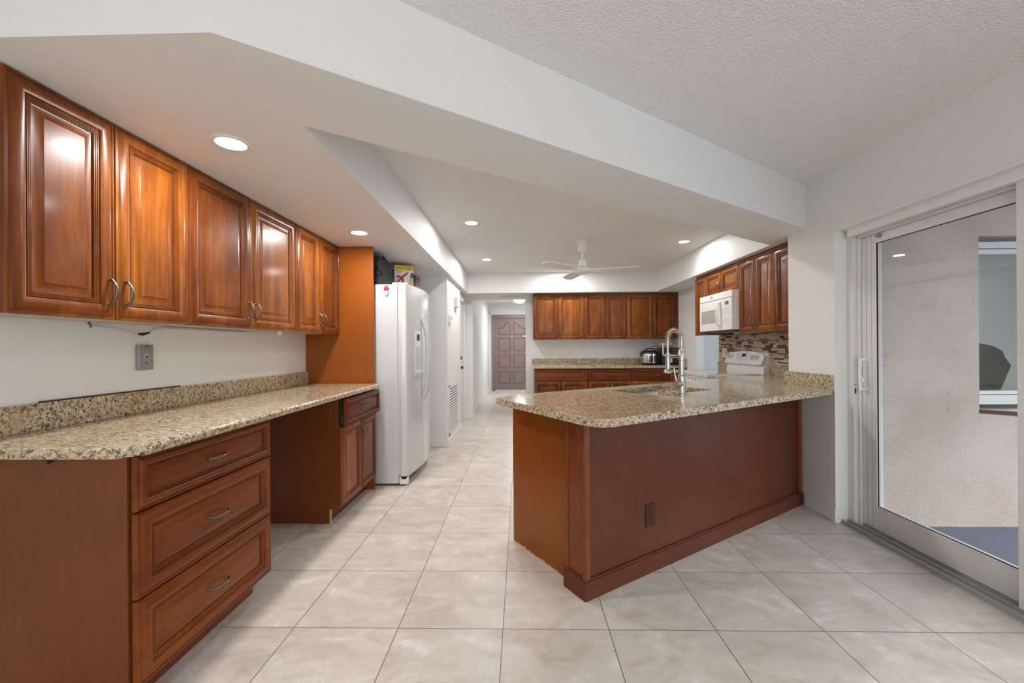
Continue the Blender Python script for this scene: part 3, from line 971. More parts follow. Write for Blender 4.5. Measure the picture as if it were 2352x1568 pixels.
for x in (0.625, 0.655):
    dp.box(x, x + 0.005, -0.0142, -0.0132, 0.276, 0.297); dp.box(x, x + 0.018, -0.0142, -0.0132, 0.276, 0.280)
dp.build('display', ['lcd', 'whitep'], mw)
MB().lathe([(0.0, 0), (0.017, 0), (0.017, 0.002), (0, 0.002)], (0.31, -0.0125, 0.377), 'y', 20).build('emblem', 'grey', mw)
bt = MB(); bt.box(0.02, 0.735, 0.03, 0.37, -0.010, 0.0); bt.mi = 1
bt.box(0.06, 0.34, 0.05, 0.30, -0.016, -0.009); bt.box(0.40, 0.68, 0.05, 0.30, -0.016, -0.009)
bt.build('grease_filter', ['black', 'filter'], mw)

# --- mosaic backsplash on the right wall
mz = MB()
z = 1.016
rnd = random.Random(3)
heights = [0.024, 0.010, 0.024, 0.016, 0.024, 0.010, 0.016, 0.024]
k = 0
while z < 1.352:
    hh = min(heights[k % len(heights)], 1.352 - z)
    if hh < 0.004: break
    y = 3.362
    while y < 5.386:
        ln = rnd.choice((0.045, 0.07, 0.10, 0.14, 0.16))
        y1 = min(y + ln, 5.388)
        r_ = rnd.random()
        mz.mi = 0 if r_ < 0.40 else 1 if r_ < 0.56 else 2 if r_ < 0.80 else 3
        mz.box(2.5705, 2.5795, y + 0.001, y1 - 0.001, z + 0.001, z + hh - 0.001)
        y = y1
    z += hh; k += 1
mz.mi = 4
mz.box(2.5735, 2.5798, 3.362, 5.388, 1.016, 1.352)
mos = [plain('mosaic_beige', (0.50, 0.37, 0.25, 1), 0.25), plain('mosaic_cream', (0.60, 0.48, 0.33, 1), 0.25), plain('mosaic_dark', (0.045, 0.022, 0.014, 1), 0.12), plain('mosaic_taupe', (0.17, 0.125, 0.10, 1), 0.2), plain('mosaic_grout', (0.45, 0.35, 0.26, 1), 0.8)]
struct('trim_3', mz, mos, label='beige and brown glass mosaic tile backsplash on the right wall', cat='backsplash')

# --- stove
sv = thing('stove', 'white electric range below the microwave', 'stove', (1.925, 5.03, 0.0), -L90)
MB().box(0.004, 0.751, 0.035, 0.640, 0.02, 0.885).build('body', 'cool_white', sv)
od = MB(); od.box(0.010, 0.745, 0.0, 0.035, 0.20, 0.80); od.build('oven_door', 'appl_pl', sv, bevel=0.008)
MB().box(0.10, 0.655, -0.003, 0.0, 0.36, 0.66).build('oven_window', 'black', sv)
oh = MB(); oh.tube([(0.08, 0, 0.755), (0.08, -0.035, 0.765), (0.675, -0.035, 0.765), (0.675, 0, 0.755)], 0.012); oh.build('oven_handle', 'appl_pl', sv, smooth=50)
MB().box(0.010, 0.745, 0.0, 0.035, 0.03, 0.19).build('warming_drawer', 'appl_pl', sv, bevel=0.006)
vsl = MB(); vsl.box(0.006, 0.749, 0.012, 0.04, 0.805, 0.882); vsl.mi = 1
for q in range(6):
    xq = 0.11 + q * 0.095
    vsl.box(xq, xq + 0.055, 0.0112, 0.013, 0.853, 0.859); vsl.box(xq, xq + 0.055, 0.0112, 0.013, 0.840, 0.846)
vsl.build('vent_trim', ['appl_pl', 'black'], sv)
cp = MB(); cp.prism(rrect(0.0, 0.755, -0.012, 0.56, 0.02), 0.887, 0.921); cp.build('cooktop_frame', 'appl', sv, bevel=0.006, bseg=3)
MB().box(0.03, 0.725, 0.02, 0.545, 0.9212, 0.9232).build('cooktop_glass', 'glasscook', sv)
for bx_, by_, br_ in ((0.2, 0.17, 0.10), (0.555, 0.17, 0.075), (0.2, 0.41, 0.075), (0.555, 0.41, 0.10)):
    bn = MB()
    bn.lathe([(br_, 0.0), (br_, 0.0003), (br_ - 0.003, 0.0003), (br_ - 0.003, 0)], (bx_, by_, 0.9233), 'z', 40, caps=False)
    bn.build('burner_ring', 'grey', sv)
# back guard: local y toward wall, z up
bgm = MB()
bgm.prism([(0.560, 0.890), (0.648, 0.890), (0.648, 1.145), (0.610, 1.145), (0.585, 1.03), (0.570, 1.0)], 0.0, 0.755, Matrix(((0, 0, 1, 0), (1, 0, 0, 0), (0, 1, 0, 0), (0, 0, 0, 1))))
bgm.build('back_guard', 'cool_white', sv, bevel=0.006)
arc = []
nn = 14
for q in range(nn + 1):
    f_ = q / nn
    arc.append((0.755 * (1 - f_), 0.125 + 0.032 * math.sin(PI * f_) + (0.0 if 0.03 < f_ < 0.97 else -0.02)))
cpn = MB()
cpn.prism([(0.0, 0.012), (0.02, 0.0), (0.735, 0.0), (0.755, 0.012)] + arc, 0.0, 0.035)
tilt = Matrix.Translation((0, 0.548, 1.010)) @ Matrix.Rotation(R(68), 4, 'X') @ Matrix.Translation((0, 0, -0.02))
cpn.xform(tilt)
cpo = cpn.build('control_panel', 'cool_white', sv, bevel=0.007, bseg=3)
kn = MB()
for kx in (0.060, 0.125):
    pass
for kx in (0.065, 0.135, 0.575, 0.655):
    b = MB(); b.lathe([(0.030, 0), (0.030, 0.004), (0.023, 0.007), (0.020, 0.022), (0.0, 0.023)], (kx, 0.075, 0.0352), 'z', 20)
    b.box(kx - 0.004, kx + 0.004, 0.055, 0.095, 0.054, 0.063)
    b.xform(tilt); b.build('knob', 'knobw', sv, smooth=40)
dsp = MB(); dsp.box(0.245, 0.470, 0.045, 0.125, 0.0350, 0.0358); dsp.mi = 1; dsp.box(0.345, 0.415, 0.085, 0.118, 0.0358, 0.0368); dsp.xform(tilt)
dsp.build('display', ['appl_gr', 'lcd'], sv)
MB().lathe([(0.0, 0.0350), (0.007, 0.0350), (0.007, 0.0362), (0, 0.0362)], (0.37, 0.022, 0), 'z', 16).xform(tilt).build('emblem', 'grey', sv)

# --- small base cabinet + counter left of stove
sc_ = cabinet('base_cabinet', 'small base cabinet between the stove and the side opening', 'cabinet', (1.965, 5.375, 0), -L90, 0.332, 0.60, 0.876,
        [('drawer', 0.004, 0.328, 0.688, 0.858, 'c'), ('door', 0.004, 0.328, 0.112, 0.680, 'rt')], toe=0.10)
c5 = thing('countertop', 'short granite countertop piece left of the stove', 'countertop', (1.93, 5.038, 0.876))
MB().holed([(0, 0), (0.649, 0), (0.649, 0.352), (0, 0.352)], [], 0.0005, 0.038).build('slab', 'granite', c5, bevel=0.009, bseg=3)
MB().box(0.625, 0.6475, 0.0, 0.352, 0.038, 0.140).build('backsplash', 'granite', c5, bevel=0.002)

# ------------------------------------------------------------------ peninsula
PA = R(33.5)
P0 = Vector((0.301, 1.964, 0))
cu, su = math.cos(PA), math.sin(PA)
def to_local(x, y):
    dx, dy = x - P0.x, y - P0.y
    return (dx * cu + dy * su, -dx * su + dy * cu)
pen = thing('peninsula_cabinet', 'brown laminate peninsula base angled across the kitchen', 'cabinet', P0, PA)
e1 = to_local(2.153, 3.155); e2 = to_local(2.153, 3.36); e3 = to_local(2.575, 3.37); e4 = to_local(2.575, 4.265); e5 = to_local(1.965, 4.265); e6 = to_local(1.965, 4.02)
uend = (2.150 - P0.x) / cu   # front panel meets pillar wall
bd = MB()
bd.holed([(0.075, 0.15), e1 if e1[1] > 0.15 else (2.2, 0.15), e2, e3, e4, e5, e6, (0.075, 0.715)], [], 0.0, 0.70)
bd.build('body', 'carcass', pen)
pf = MB()
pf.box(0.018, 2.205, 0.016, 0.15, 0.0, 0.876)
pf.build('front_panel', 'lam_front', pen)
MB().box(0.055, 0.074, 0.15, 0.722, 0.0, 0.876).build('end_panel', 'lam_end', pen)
MB().box(0.074, 2.1, 0.70, 0.722, 0.10, 0.876).build('back_panel', 'lam', pen)
MB().box(0.016, 0.0178, 0.040, 0.145, 0.0, 0.876).build('corner_panel', 'carcass', pen)
for (xa, xb, ya, yb_, nm) in ((0.006, 0.040, 0.006, 0.030, 'corner_strip'), (0.010, 0.030, 0.138, 0.160, 'corner_strip')):
    MB().box(xa, xb, ya, yb_, 0.0, 0.8755).build(nm, 'wood_base', pen, bevel=0.004, bseg=3)
MB().box(2.185, 2.207, 0.000, 0.020, 0.10, 0.8755).build('corner_strip', 'wood_base', pen, bevel=0.004, bseg=3)
skr = MB()
skr.prism([(0.0, 0.0), (2.222, 0.0), (2.214, 0.0155), (0.0175, 0.0155), (0.0175, 0.165), (0.0, 0.165)], 0.0, 0.088)
skr.prism([(0.004, 0.004), (2.219, 0.004), (2.214, 0.0155), (0.0175, 0.0155), (0.0175, 0.165), (0.004, 0.165)], 0.088, 0.100)
skr.build('skirting_board', 'skirt', pen, bevel=0.002)
ot = MB()
cx_, cz_ = 0.484, 0.305
ot.prism(rrect(cx_ - 0.038, cx_ + 0.038, cz_ - 0.062, cz_ + 0.062, 0.006), -0.016, -0.0105, Matrix(((1, 0, 0, 0), (0, 0, -1, 0), (0, 1, 0, 0), (0, 0, 0, 1))))
po = ot.build('outlet_cover', 'brownplate', pen, bevel=0.0015)
po['label'] = 'brown outlet cover'
for dz in (-0.020, 0.020):
    oc = MB(); oc.lathe([(0.016, 0), (0.016, 0.002), (0, 0.002)], (cx_, 0.0088, cz_ + dz), 'y', 18)
    oc.build('socket', 'brownplate', po)
    for dx in (-0.006, 0.006):
        MB().box(cx_ + dx - 0.001, cx_ + dx + 0.001, 0.0082, 0.0090, cz_ + dz - 0.003, cz_ + dz + 0.005).build('slot', 'gap', po)

# countertop in world coordinates (L shape)
pc = thing('countertop', 'large speckled granite peninsula countertop with rounded front corner and sink cutout', 'countertop', (0, 0, 0.876))
def W_(u_, n_): return (P0.x + u_ * cu - n_ * su, P0.y + u_ * su + n_ * cu)
fl_, fr_pt = Vector((0.322, 1.705)), Vector((2.158, 2.885))
tip = Vector((-0.150, 2.470))
d1_ = (fl_ - tip).normalized(); d2_ = (fr_pt - fl_).normalized()
corner = []
r_ = 0.115
pa_, pb_ = fl_ - d1_ * r_, fl_ + d2_ * r_
for q in range(9):
    f_ = q / 8
    corner.append(tuple((1 - f_) ** 2 * pa_ + 2 * f_ * (1 - f_) * fl_ + f_ ** 2 * pb_))
bk0 = Vector(W_(0.09, 0.752)); bk1 = Vector(W_(2.43, 0.740))
tx = 1.93
ty = bk0.y + (bk1.y - bk0.y) * (tx - bk0.x) / (bk1.x - bk0.x)
outer = [tuple(tip)] + corner + [tuple(fr_pt), (2.158, 3.362), (2.578, 3.362), (2.578, 4.268), (1.925, 4.268), (tx, ty), tuple(bk0)]
su0, su1, sn0, sn1 = 0.760, 1.385, 0.195, 0.590
hole = [W_(a, b) for a, b in rrect(su0, su1, sn0, sn1, 0.045, 4)]
sl = MB(); sl.holed(outer, [hole[::-1]], 0.0005, 0.038)
sl.build('slab', 'granite', pc, bevel=0.014, bseg=4)
ps = MB()
ps.box(2.138, 2.159, 2.885, 3.36, 0.038, 0.136)
ps.box(2.138, 2.57, 3.3625, 3.384, 0.038, 0.138)
ps.box(2.556, 2.578, 3.384, 4.268, 0.038, 0.139)
ps.build('backsplash', 'granite', pc, bevel=0.002)

# sink
sn = thing('sink', 'undermount steel sink in the peninsula countertop', 'sink', (P0.x, P0.y, 0.70), PA)
sk_ = MB()
a = rrect(su0 - 0.008, su1 + 0.008, sn0 - 0.008, sn1 + 0.008, 0.05, 5)
b = rrect(su0 + 0.01, su1 - 0.01, sn0 + 0.01, sn1 - 0.01, 0.045, 5)
va_ = [sk_.bm.verts.new((x, y, 0.175)) for x, y in a]
vb2 = [sk_.bm.verts.new((x, y, 0.0045)) for x, y in b]
vo = [sk_.bm.verts.new((x, y, 0.175)) for x, y in rrect(su0 - 0.03, su1 + 0.03, sn0 - 0.03, sn1 + 0.03, 0.06, 5)]
n_ = len(a)
for q in range(n_):
    sk_._f([va_[q], va_[(q + 1) % n_], vb2[(q + 1) % n_], vb2[q]])
    sk_._f([vo[q], vo[(q + 1) % n_], va_[(q + 1) % n_], va_[q]])
sk_._f(vb2)
sk_.build('basin', 'steel', sn, smooth=40)
MB().lathe([(0.05, 0.005), (0.05, 0.008), (0.02, 0.006), (0.0, 0.006)], (1.07, 0.39, 0), 'z', 24).build('drain', 'chrome', sn, smooth=40)

# faucet
fx, fy = W_(0.955, 0.150)
fa = thing('faucet', 'tall spring neck pull down faucet behind the peninsula sink edge', 'faucet', (fx, fy, 0.914), R(126))
# local +x = toward the sink (kitchen side)
fb = MB(); fb.lathe([(0.027, 0.0), (0.027, 0.006), (0.0235, 0.010), (0.0235, 0.115), (0.0165, 0.122), (0.0165, 0.215), (0.0195, 0.218), (0.0195, 0.270), (0.0165, 0.275), (0.0165, 0.285), (0, 0.285)], (0, 0, 0), 'z', 24)
fb.build('body', 'nickel', fa, smooth=40)
path = []
Rr = 0.049
for q in range(30):
    path.append((0, 0, 0.28 + q * 0.0022))
z_top = path[-1][2]
for q in range(1, 40):
    a_ = PI * q / 40
    path.append((Rr - Rr * math.cos(a_), 0, z_top + 0.064 * math.sin(a_)))
for q in range(14):
    path.append((2 * Rr + 0.000 * q, 0, z_top - q * 0.004))
MB().tube(path, 0.0080, 10).build('hose', 'nickel', fa, smooth=50)
# spring round the hose
cumL = [0.0]
for a_, b_ in zip(path, path[1:]):
    cumL.append(cumL[-1] + (Vector(b_) - Vector(a_)).length)
def at_len(s_):
    for q in range(len(cumL) - 1):
        if cumL[q + 1] >= s_:
            f_ = (s_ - cumL[q]) / max(1e-9, cumL[q + 1] - cumL[q])
            p = Vector(path[q]).lerp(Vector(path[q + 1]), f_)
            d = (Vector(path[q + 1]) - Vector(path[q])).normalized()
            return p, d
    return Vector(path[-1]), Vector((0, 0, -1))
spr = []
Ltot = cumL[-1] - 0.03
turns = 17
NS = turns * 12
for q in range(NS + 1):
    p, d = at_len(Ltot * q / NS)
    ny = Vector((0, 1, 0)); nx = d.cross(ny).normalized()
    ang = 2 * PI * turns * q / NS
    spr.append(p + (nx * math.cos(ang) + ny * math.sin(ang)) * 0.0155)
MB().tube(spr, 0.0019, 6).build('spring', 'chrome', fa, smooth=60)
sh = MB(); sx_ = 2 * Rr
sh.lathe([(0.0, 0.312), (0.008, 0.312), (0.0075, 0.262), (0.014, 0.260), (0.0155, 0.19), (0.0160, 0.155), (0.0235, 0.147), (0.025, 0.130), (0.021, 0.128), (0, 0.128)], (sx_, 0, 0), 'z', 22)
sh.build('spray_head', 'nickel', fa, smooth=40)
MB().box(sx_ - 0.004, sx_ + 0.004, 0.0125, 0.0175, 0.160, 0.200).build('spray_button', 'grey', fa, bevel=0.001)
MB().tube([(0.015, 0, 0.232), (sx_ - 0.012, 0, 0.232)], 0.0055, 10).build('support_arm', 'nickel', fa, smooth=50)
vl = MB(); vl.tube([(0.0, 0.0, 0.068), (0.0, 0.062, 0.068)], 0.021, 22)
vl.build('valve', 'nickel', fa, smooth=40)
MB().tube([(0.004, 0.050, 0.085), (0.012, 0.056, 0.135), (0.016, 0.058, 0.172)], [0.0055, 0.005, 0.0048], 10).build('lever', 'nickel', fa, smooth=50)
cr = MB()
cr.tube([(0.0, 0.0, 0.272), (0.02, 0, 0.272)], 0.004)
cr.tube([(0.045, 0, 0.40), (0.05, 0, 0.33), (0.055, 0, 0.32)], 0.003)
# granite off-cut block
bl_ = Vector(W_(0.905, 0.215))
gb = MB(); gb.box(-0.050, 0.050, -0.050, 0.050, 0.0, 0.030)
tag(gb.build('granite_block', 'granite', None, (W_(0.885, 0.190)[0], W_(0.885, 0.190)[1], 0.9145), (0, 0, PA + R(4)), bevel=0.003), 'small loose granite block in front of the faucet at the sink edge', 'stone')
# wire hanger on rear of faucet: small u-shaped rack resting behind sink
rk = MB()
rk.tube([(-0.05, 0, 0.075), (-0.046, 0, 0.070), (-0.03, 0, 0.0), (0.055, 0, 0.0), (0.062, 0, 0.006), (0.062, 0, 0.078)], 0.0045, 8)
rk.build('dish_hook', 'appl_gr', fa, loc=(0.044, 0.024, 0.246), rot=(0, 0, R(50)), smooth=50)

# ------------------------------------------------------------------ refrigerator
fg = thing('refrigerator', 'white side by side refrigerator with curved doors and dispenser', 'refrigerator', (-1.84, 3.60, 0.0))
MB().box(0.0, 0.755, 0.0, 0.905, 0.022, 1.780).build('body', 'appl', fg, bevel=0.004)
def bow(y): return 0.835 + 0.050 * (1 - ((y - 0.4525) / 0.4525) ** 2)
def fdoor(y0, y1, name, rl, rr):
    pts = [(0.775, y0 + 0.004)]
    n = 14
    pf_ = [(bow(y0 + (y1 - y0) * q / n), y0 + (y1 - y0) * q / n) for q in range(n + 1)]
    if rl: pf_[0] = (bow(y0) - 0.02, y0); pf_.insert(1, (bow(y0) - 0.004, y0 + 0.008))
    if rr: pf_[-1] = (bow(y1) - 0.02, y1); pf_.insert(-1, (bow(y1) - 0.004, y1 - 0.008))
    poly = [(0.775, y0)] + pf_ + [(0.775, y1)]
    b = MB(); b.prism(poly[::-1] if False else poly, 0.085, 1.785)
    return b.build(name, 'appl', fg, smooth=30, bevel=0.004)
fz = fdoor(0.0, 0.378, 'freezer_door', True, False)
fd = fdoor(0.384, 0.905, 'fridge_door', False, True)
MB().box(0.755, 0.775, 0.012, 0.893, 0.09, 1.775).build('door_gasket', 'appl_gr', fg)
MB().box(0.70, 0.80, 0.02, 0.885, 0.022, 0.080).build('base_grille', 'appl_gr', fg)
ft = MB(); ft.box(0.765, 0.835, 0.004, 0.06, 0.015, 0.075); ft.mi = 1; ft.box(0.78, 0.825, 0.002, 0.05, 0.06, 0.078)
ft.build('foot_bracket', ['appl_pl', 'gap'], fg, bevel=0.004)
for y_ in (0.03, 0.82):
    MB().box(0.70, 0.83, y_, y_ + 0.055, 1.7805, 1.800).build('hinge_cover', 'appl_pl', fg, bevel=0.005)
dsx = MB()
dy0, dy1 = 0.165, 0.325
def fx_(y): return bow(y) + 0.001
def patch(mb, y0, y1, z0, z1, off, th=0.004, n=6):
    P_ = [(bow(y0 + (y1 - y0) * q / n) + off, y0 + (y1 - y0) * q / n) for q in range(n + 1)]
    mb.prism(P_ + [(x - th, y) for x, y in P_[::-1]], z0, z1)
patch(dsx, dy0, dy1, 0.955, 1.375, 0.002)
do = dsx.build('dispenser', 'appl_pl', fz, bevel=0.001)
dd = MB(); patch(dd, dy0 + 0.045, dy1 - 0.035, 1.285, 1.345, 0.003); dd.build('display', 'lcd', do)
dd = MB(); patch(dd, dy0 + 0.02, dy1 - 0.015, 1.005, 1.225, 0.003); dd.build('recess', 'appl_gr', do)
dd = MB(); patch(dd, dy0 + 0.015, dy1 - 0.010, 0.985, 1.003, 0.022, 0.03); dd.build('drip_tray', 'appl_pl', do)
for yh, par in ((0.345, fz), (0.418, fd)):
    hb_ = MB()
    pts = []
    for q in range(21):
        f_ = q / 20
        a_ = 2 * f_ - 1
        pts.append((bow(yh) - 0.004 + 0.062 * (1 - abs(a_) ** 3.5), yh, 0.70 + 0.81 * f_))
    hb_.tube(pts, 0.016, 10, True, (0.8, 1.0))
    hb_.build('handle', 'appl', par, smooth=50)
# magnet clip on side
mg = thing('magnet_clip', 'red and white oval magnet clip on the refrigerator side', 'magnet', (-1.178, 3.598, 1.72))
b = MB(); b.ell((0, -0.006, 0), 0.019, 0.012, 0.045); b.build('clip_body', 'appl_gr', mg, smooth=60)
b = MB(); b.ell((0, -0.008, 0.019), 0.020, 0.013, 0.028); b.build('clip_cap', 'red', mg, smooth=60)

# things on the refrigerator
TOPZ = 1.7805
bp_ = thing('backpack', 'charcoal cloth bag on top of the refrigerator beside the panel', 'bag', (-1.30, 3.80, TOPZ))
b = MB()
b.bm.free(); b.bm = bmesh.new()
secs = [(0.0, 0.105, 0.13, 0.0), (0.04, 0.115, 0.14, 0.0), (0.12, 0.110, 0.135, -0.005), (0.20, 0.098, 0.125, -0.012), (0.255, 0.082, 0.11, -0.026), (0.280, 0.050, 0.08, -0.045)]
rings = []
for zz, rx, ry, ox in secs:
    rings.append([b.bm.verts.new((ox + rx * math.copysign(abs(math.cos(2 * PI * k_ / 24)) ** 0.6, math.cos(2 * PI * k_ / 24)) * (1 + 0.04 * math.sin(5 * k_)), ry * math.copysign(abs(math.sin(2 * PI * k_ / 24)) ** 0.6, math.sin(2 * PI * k_ / 24)), zz + 0.006 * math.sin(3 * k_ + zz * 20) * (zz > 0.01))) for k_ in range(24)])
for r0, r1 in zip(rings, rings[1:]):
    for k_ in range(24):
        b._f([r0[k_], r0[(k_ + 1) % 24], r1[(k_ + 1) % 24], r1[k_]])
b._f(rings[0][::-1]); b._f(rings[-1])
b.build('bag_body', 'cloth', bp_, smooth=60)
MB().tube([(-0.06, -0.138, 0.19), (-0.02, -0.150, 0.185), (0.03, -0.150, 0.16), (0.06, -0.145, 0.12), (0.045, -0.142, 0.095), (-0.04, -0.140, 0.10)], 0.010, 8, True, (1.6, 0.6)).build('strap', 'blackm', bp_, smooth=60)
MB().tube([(0.0, 0.02, 0.27), (0.03, 0.0, 0.285), (0.065, 0.0, 0.235), (0.085, 0.0, 0.19)], 0.008, 8).build('grab_loop', 'blackm', bp_, smooth=60)
MB().tube([(-0.03, -0.142, 0.02), (-0.028, -0.140, 0.10)], 0.0025, 6).build('zipper', 'chrome', bp_)

cb = thing('cereal_box', 'white cereal box with big red K and yellow top band on the refrigerator', 'box', (-1.190, 4.19, TOPZ), R(28))
bw, bd_, bh = 0.195, 0.06, 0.280
b = MB(); b.box(-bw / 2, bw / 2, 0, bd_, 0, bh); b.build('carton', 'plum', cb)
FR = Matrix(((1, 0, 0, 0), (0, 0, -1, 0), (0, 1, 0, 0), (0, 0, 0, 1)))
def flat(poly, mat, name, lift=0.0006, parent=cb):
    b = MB(); b.prism(poly, 0.0, lift, FR); b.build(name, mat, parent)
flat([(-bw / 2, 0), (bw / 2, 0), (bw / 2, bh), (-bw / 2, bh)], 'card', 'front_print', 0.0005)
flat([(-bw / 2, bh - 0.055), (bw / 2, bh - 0.055), (bw / 2, bh), (-bw / 2, bh)], 'yellow', 'top_band', 0.0008)
flat([(0.015, 0.0), (bw / 2, 0.0), (bw / 2, 0.085), (0.038, 0.085)], 'choc', 'brown_patch', 0.0008)
flat([(0.038, 0.085), (bw / 2, 0.085), (bw / 2, 0.118), (0.048, 0.118)], 'tan', 'tan_patch', 0.0008)
flat([(0.048, 0.118), (bw / 2, 0.118), (bw / 2, 0.160), (0.060, 0.160)], 'teal', 'teal_patch', 0.0008)
flat([(0.060, 0.160), (bw / 2, 0.160), (bw / 2, 0.205), (0.072, 0.215)], 'choc', 'brown_patch', 0.0008)
kk = MB()
def leaf(p0, p1, wd, bend):
    p0, p1 = Vector(p0), Vector(p1)
    d = (p1 - p0); nrm = Vector((-d.y, d.x)).normalized()
    up_, dn = [], []
    for q in range(11):
        f_ = q / 10
        c_ = p0 + d * f_ + nrm * bend * math.sin(PI * f_)
        ww = wd * (math.sin(PI * (0.06 + 0.88 * f_)) ** 0.6) * (0.75 + 0.5 * f_)
        up_.append(tuple(c_ + nrm * ww)); dn.append(tuple(c_ - nrm * ww))
    kk.prism(dn + up_[::-1], 0.0, 0.0014, FR)
leaf((-0.078, 0.095), (0.042, 0.212), 0.0115, 0.005)
leaf((-0.084, 0.160), (-0.028, 0.158), 0.011, 0.006)
leaf((-0.014, 0.165), (-0.002, 0.080), 0.0125, -0.006)
kk.build('letter_k', 'kred', cb)
def put_text(body, size, x, z, mat, parent, lift=0.0012, bold=0.0):
    me = text_mesh(body, size, 0.0003, bold)
    me.transform(Matrix.Translation((x, -lift, z)) @ Matrix.Rotation(R(90), 4, 'X'))
    me.materials.clear(); me.materials.append(M[mat])
    return link('lettering', me, parent)
put_text('FAMILY SIZE', 0.030, 0.0, bh - 0.028, 'plum', cb, 0.0014, 0.0)
put_text("Kellogg's", 0.019, -0.052, 0.223, 'kred', cb)
put_text('SPECIAL', 0.011, -0.055, 0.202, 'kred', cb)
put_text('CHOCOLATEY', 0.0125, 0.052, 0.052, 'whitep', cb)
put_text('DELIGHT', 0.0125, 0.052, 0.036, 'whitep', cb)
me = text_mesh('K', 0.05, 0.0003, 0.001)
me.transform(Matrix.Translation((-bw / 2 - 0.001, bd_ / 2, 0.215)) @ Matrix.Rotation(R(-90), 4, 'Z') @ Matrix.Rotation(R(90), 4, 'X'))
me.materials.clear(); me.materials.append(M['whitep']); link('side_letter', me, cb)

tag(MB().box(-1.40, -1.295, 4.30, 4.48, TOPZ, 2.045).build('storage_box', 'darkbox', bevel=0.003), 'dark brown box behind the cloth bag on the refrigerator', 'box')
bx2 = thing('carton', 'brown carton behind the cereal box on the refrigerator', 'box', (-1.285, 4.30, TOPZ))
MB().box(0, 0.185, 0, 0.19, 0, 0.205).build('carton_body', 'kraft', bx2, bevel=0.003)
fl3 = MB(); fl3.box(0.186, 0.1875, 0.04, 0.15, 0.04, 0.15); fl3.build('label_panel', 'choc', bx2)
pb_ = MB()
rr_ = random.Random(5)
pb_.ell((0, 0, 0.03), 0.045, 0.03, 0.032, 14, 9)
for v in pb_.bm.verts:
    v.co += Vector((rr_.uniform(-1, 1), rr_.uniform(-1, 1), rr_.uniform(-0.5, 1))) * 0.006
    v.co.z = max(0.0, v.co.z)
tag(pb_.build('plastic_bag', 'appl_gr', None, (-1.245, 4.02, TOPZ)), 'small crumpled plastic bag between cloth bag and cereal box', 'bag')

# ------------------------------------------------------------------ back counter things
rc = thing('rice_cooker', 'round steel and black rice cooker on the back counter', 'rice cooker', (2.095, 6.74, 0.9145))
b = MB(); b.lathe([(0.0, 0.0), (0.110, 0.0), (0.122, 0.010), (0.126, 0.030), (0.126, 0.034), (0, 0.034)], seg=36); b.build('base', 'black', rc, smooth=40)
b = MB(); b.lathe([(0.127, 0.034), (0.130, 0.060), (0.130, 0.165), (0.127, 0.180), (0, 0.18)], seg=36); b.build('shell', 'steel', rc, smooth=40)
b = MB(); b.lathe([(0.128, 0.180), (0.133, 0.186), (0.131, 0.205), (0.105, 0.228), (0.06, 0.236), (0, 0.238)], seg=36); b.build('lid', 'black', rc, smooth=40)
MB().tube([(-0.085, -0.02, 0.225), (-0.07, -0.02, 0.255), (0, -0.02, 0.268), (0.07, -0.02, 0.255), (0.085, -0.02, 0.225)], 0.013, 10, True, (1.3, 0.8)).build('carry_handle', 'black', rc, smooth=50)
for sg in (-1, 1):
    MB().box(sg * 0.132 - 0.012, sg * 0.132 + 0.012, -0.03, 0.03, 0.130, 0.205).build('side_grip', 'black', rc, bevel=0.006)
b = MB()
n = 10
for q in range(n):
    a0, a1 = R(-128 + 66 * q / n), R(-128 + 66 * (q + 1) / n)
    vs_ = [b.bm.verts.new((0.1315 * math.cos(a), 0.1315 * math.sin(a), z_)) for a, z_ in ((a0, 0.048), (a1, 0.048), (a1, 0.150), (a0, 0.150))]
    b._f(vs_)
b.bm.verts.ensure_lookup_table()
b.xform(Matrix.Rotation(R(20), 4, 'Z'))
pcr = b.build('control_panel', 'lcd', rc)
b = MB()
for r0 in range(4):
    for c0 in range(4):
        a = R(-118 + 15 * c0 + 20)
        b.ell((0.132 * math.cos(a), 0.132 * math.sin(a), 0.062 + r0 * 0.022), 0.005, 0.005, 0.004, 8, 6)
b.build('button', 'grey', pcr)

af = thing('air_fryer', 'black air fryer with pale drawer handle on the back counter corner', 'air fryer', (2.40, 6.76, 0.9145))
b = MB(); b.prism(rrect(-0.148, 0.148, -0.15, 0.15, 0.05, 6), 0.006, 0.278); b.build('body', 'black', af, bevel=0.015, bseg=3, smooth=40)
b = MB(); b.prism(rrect(-0.125, 0.125, -0.158, -0.10, 0.02, 4), 0.02, 0.155); b.build('basket', 'blackm', af, bevel=0.006)
MB().box(-0.018, 0.010, -0.185, -0.158, 0.040, 0.135).build('handle', 'appl_gr', af, bevel=0.006)
MB().box(-0.085, 0.105, -0.1515, -0.149, 0.17, 0.255).build('control_panel', 'lcd', af)
MB().box(-0.12, 0.12, -0.12, 0.12, 0.0, 0.007).build('foot', 'grey', af)
pbd = thing('serving_tray', 'pale wooden tray leaning on top of the black air fryer', 'tray', (2.35, 6.74, 1.1955))
b = MB(); b.box(-0.17, 0.16, -0.10, 0.12, -0.006, 0.006); b.xform(Matrix.Rotation(R(6), 4, 'Y') @ Matrix.Translation((0, 0, 0.025))); b.build('tray_board', 'board', pbd, bevel=0.003)
b = MB(); b.ell((0.02, 0.0, 0.048), 0.11, 0.07, 0.022, 16, 8); b.build('cloth_fold', 'ivory', pbd, smooth=60)

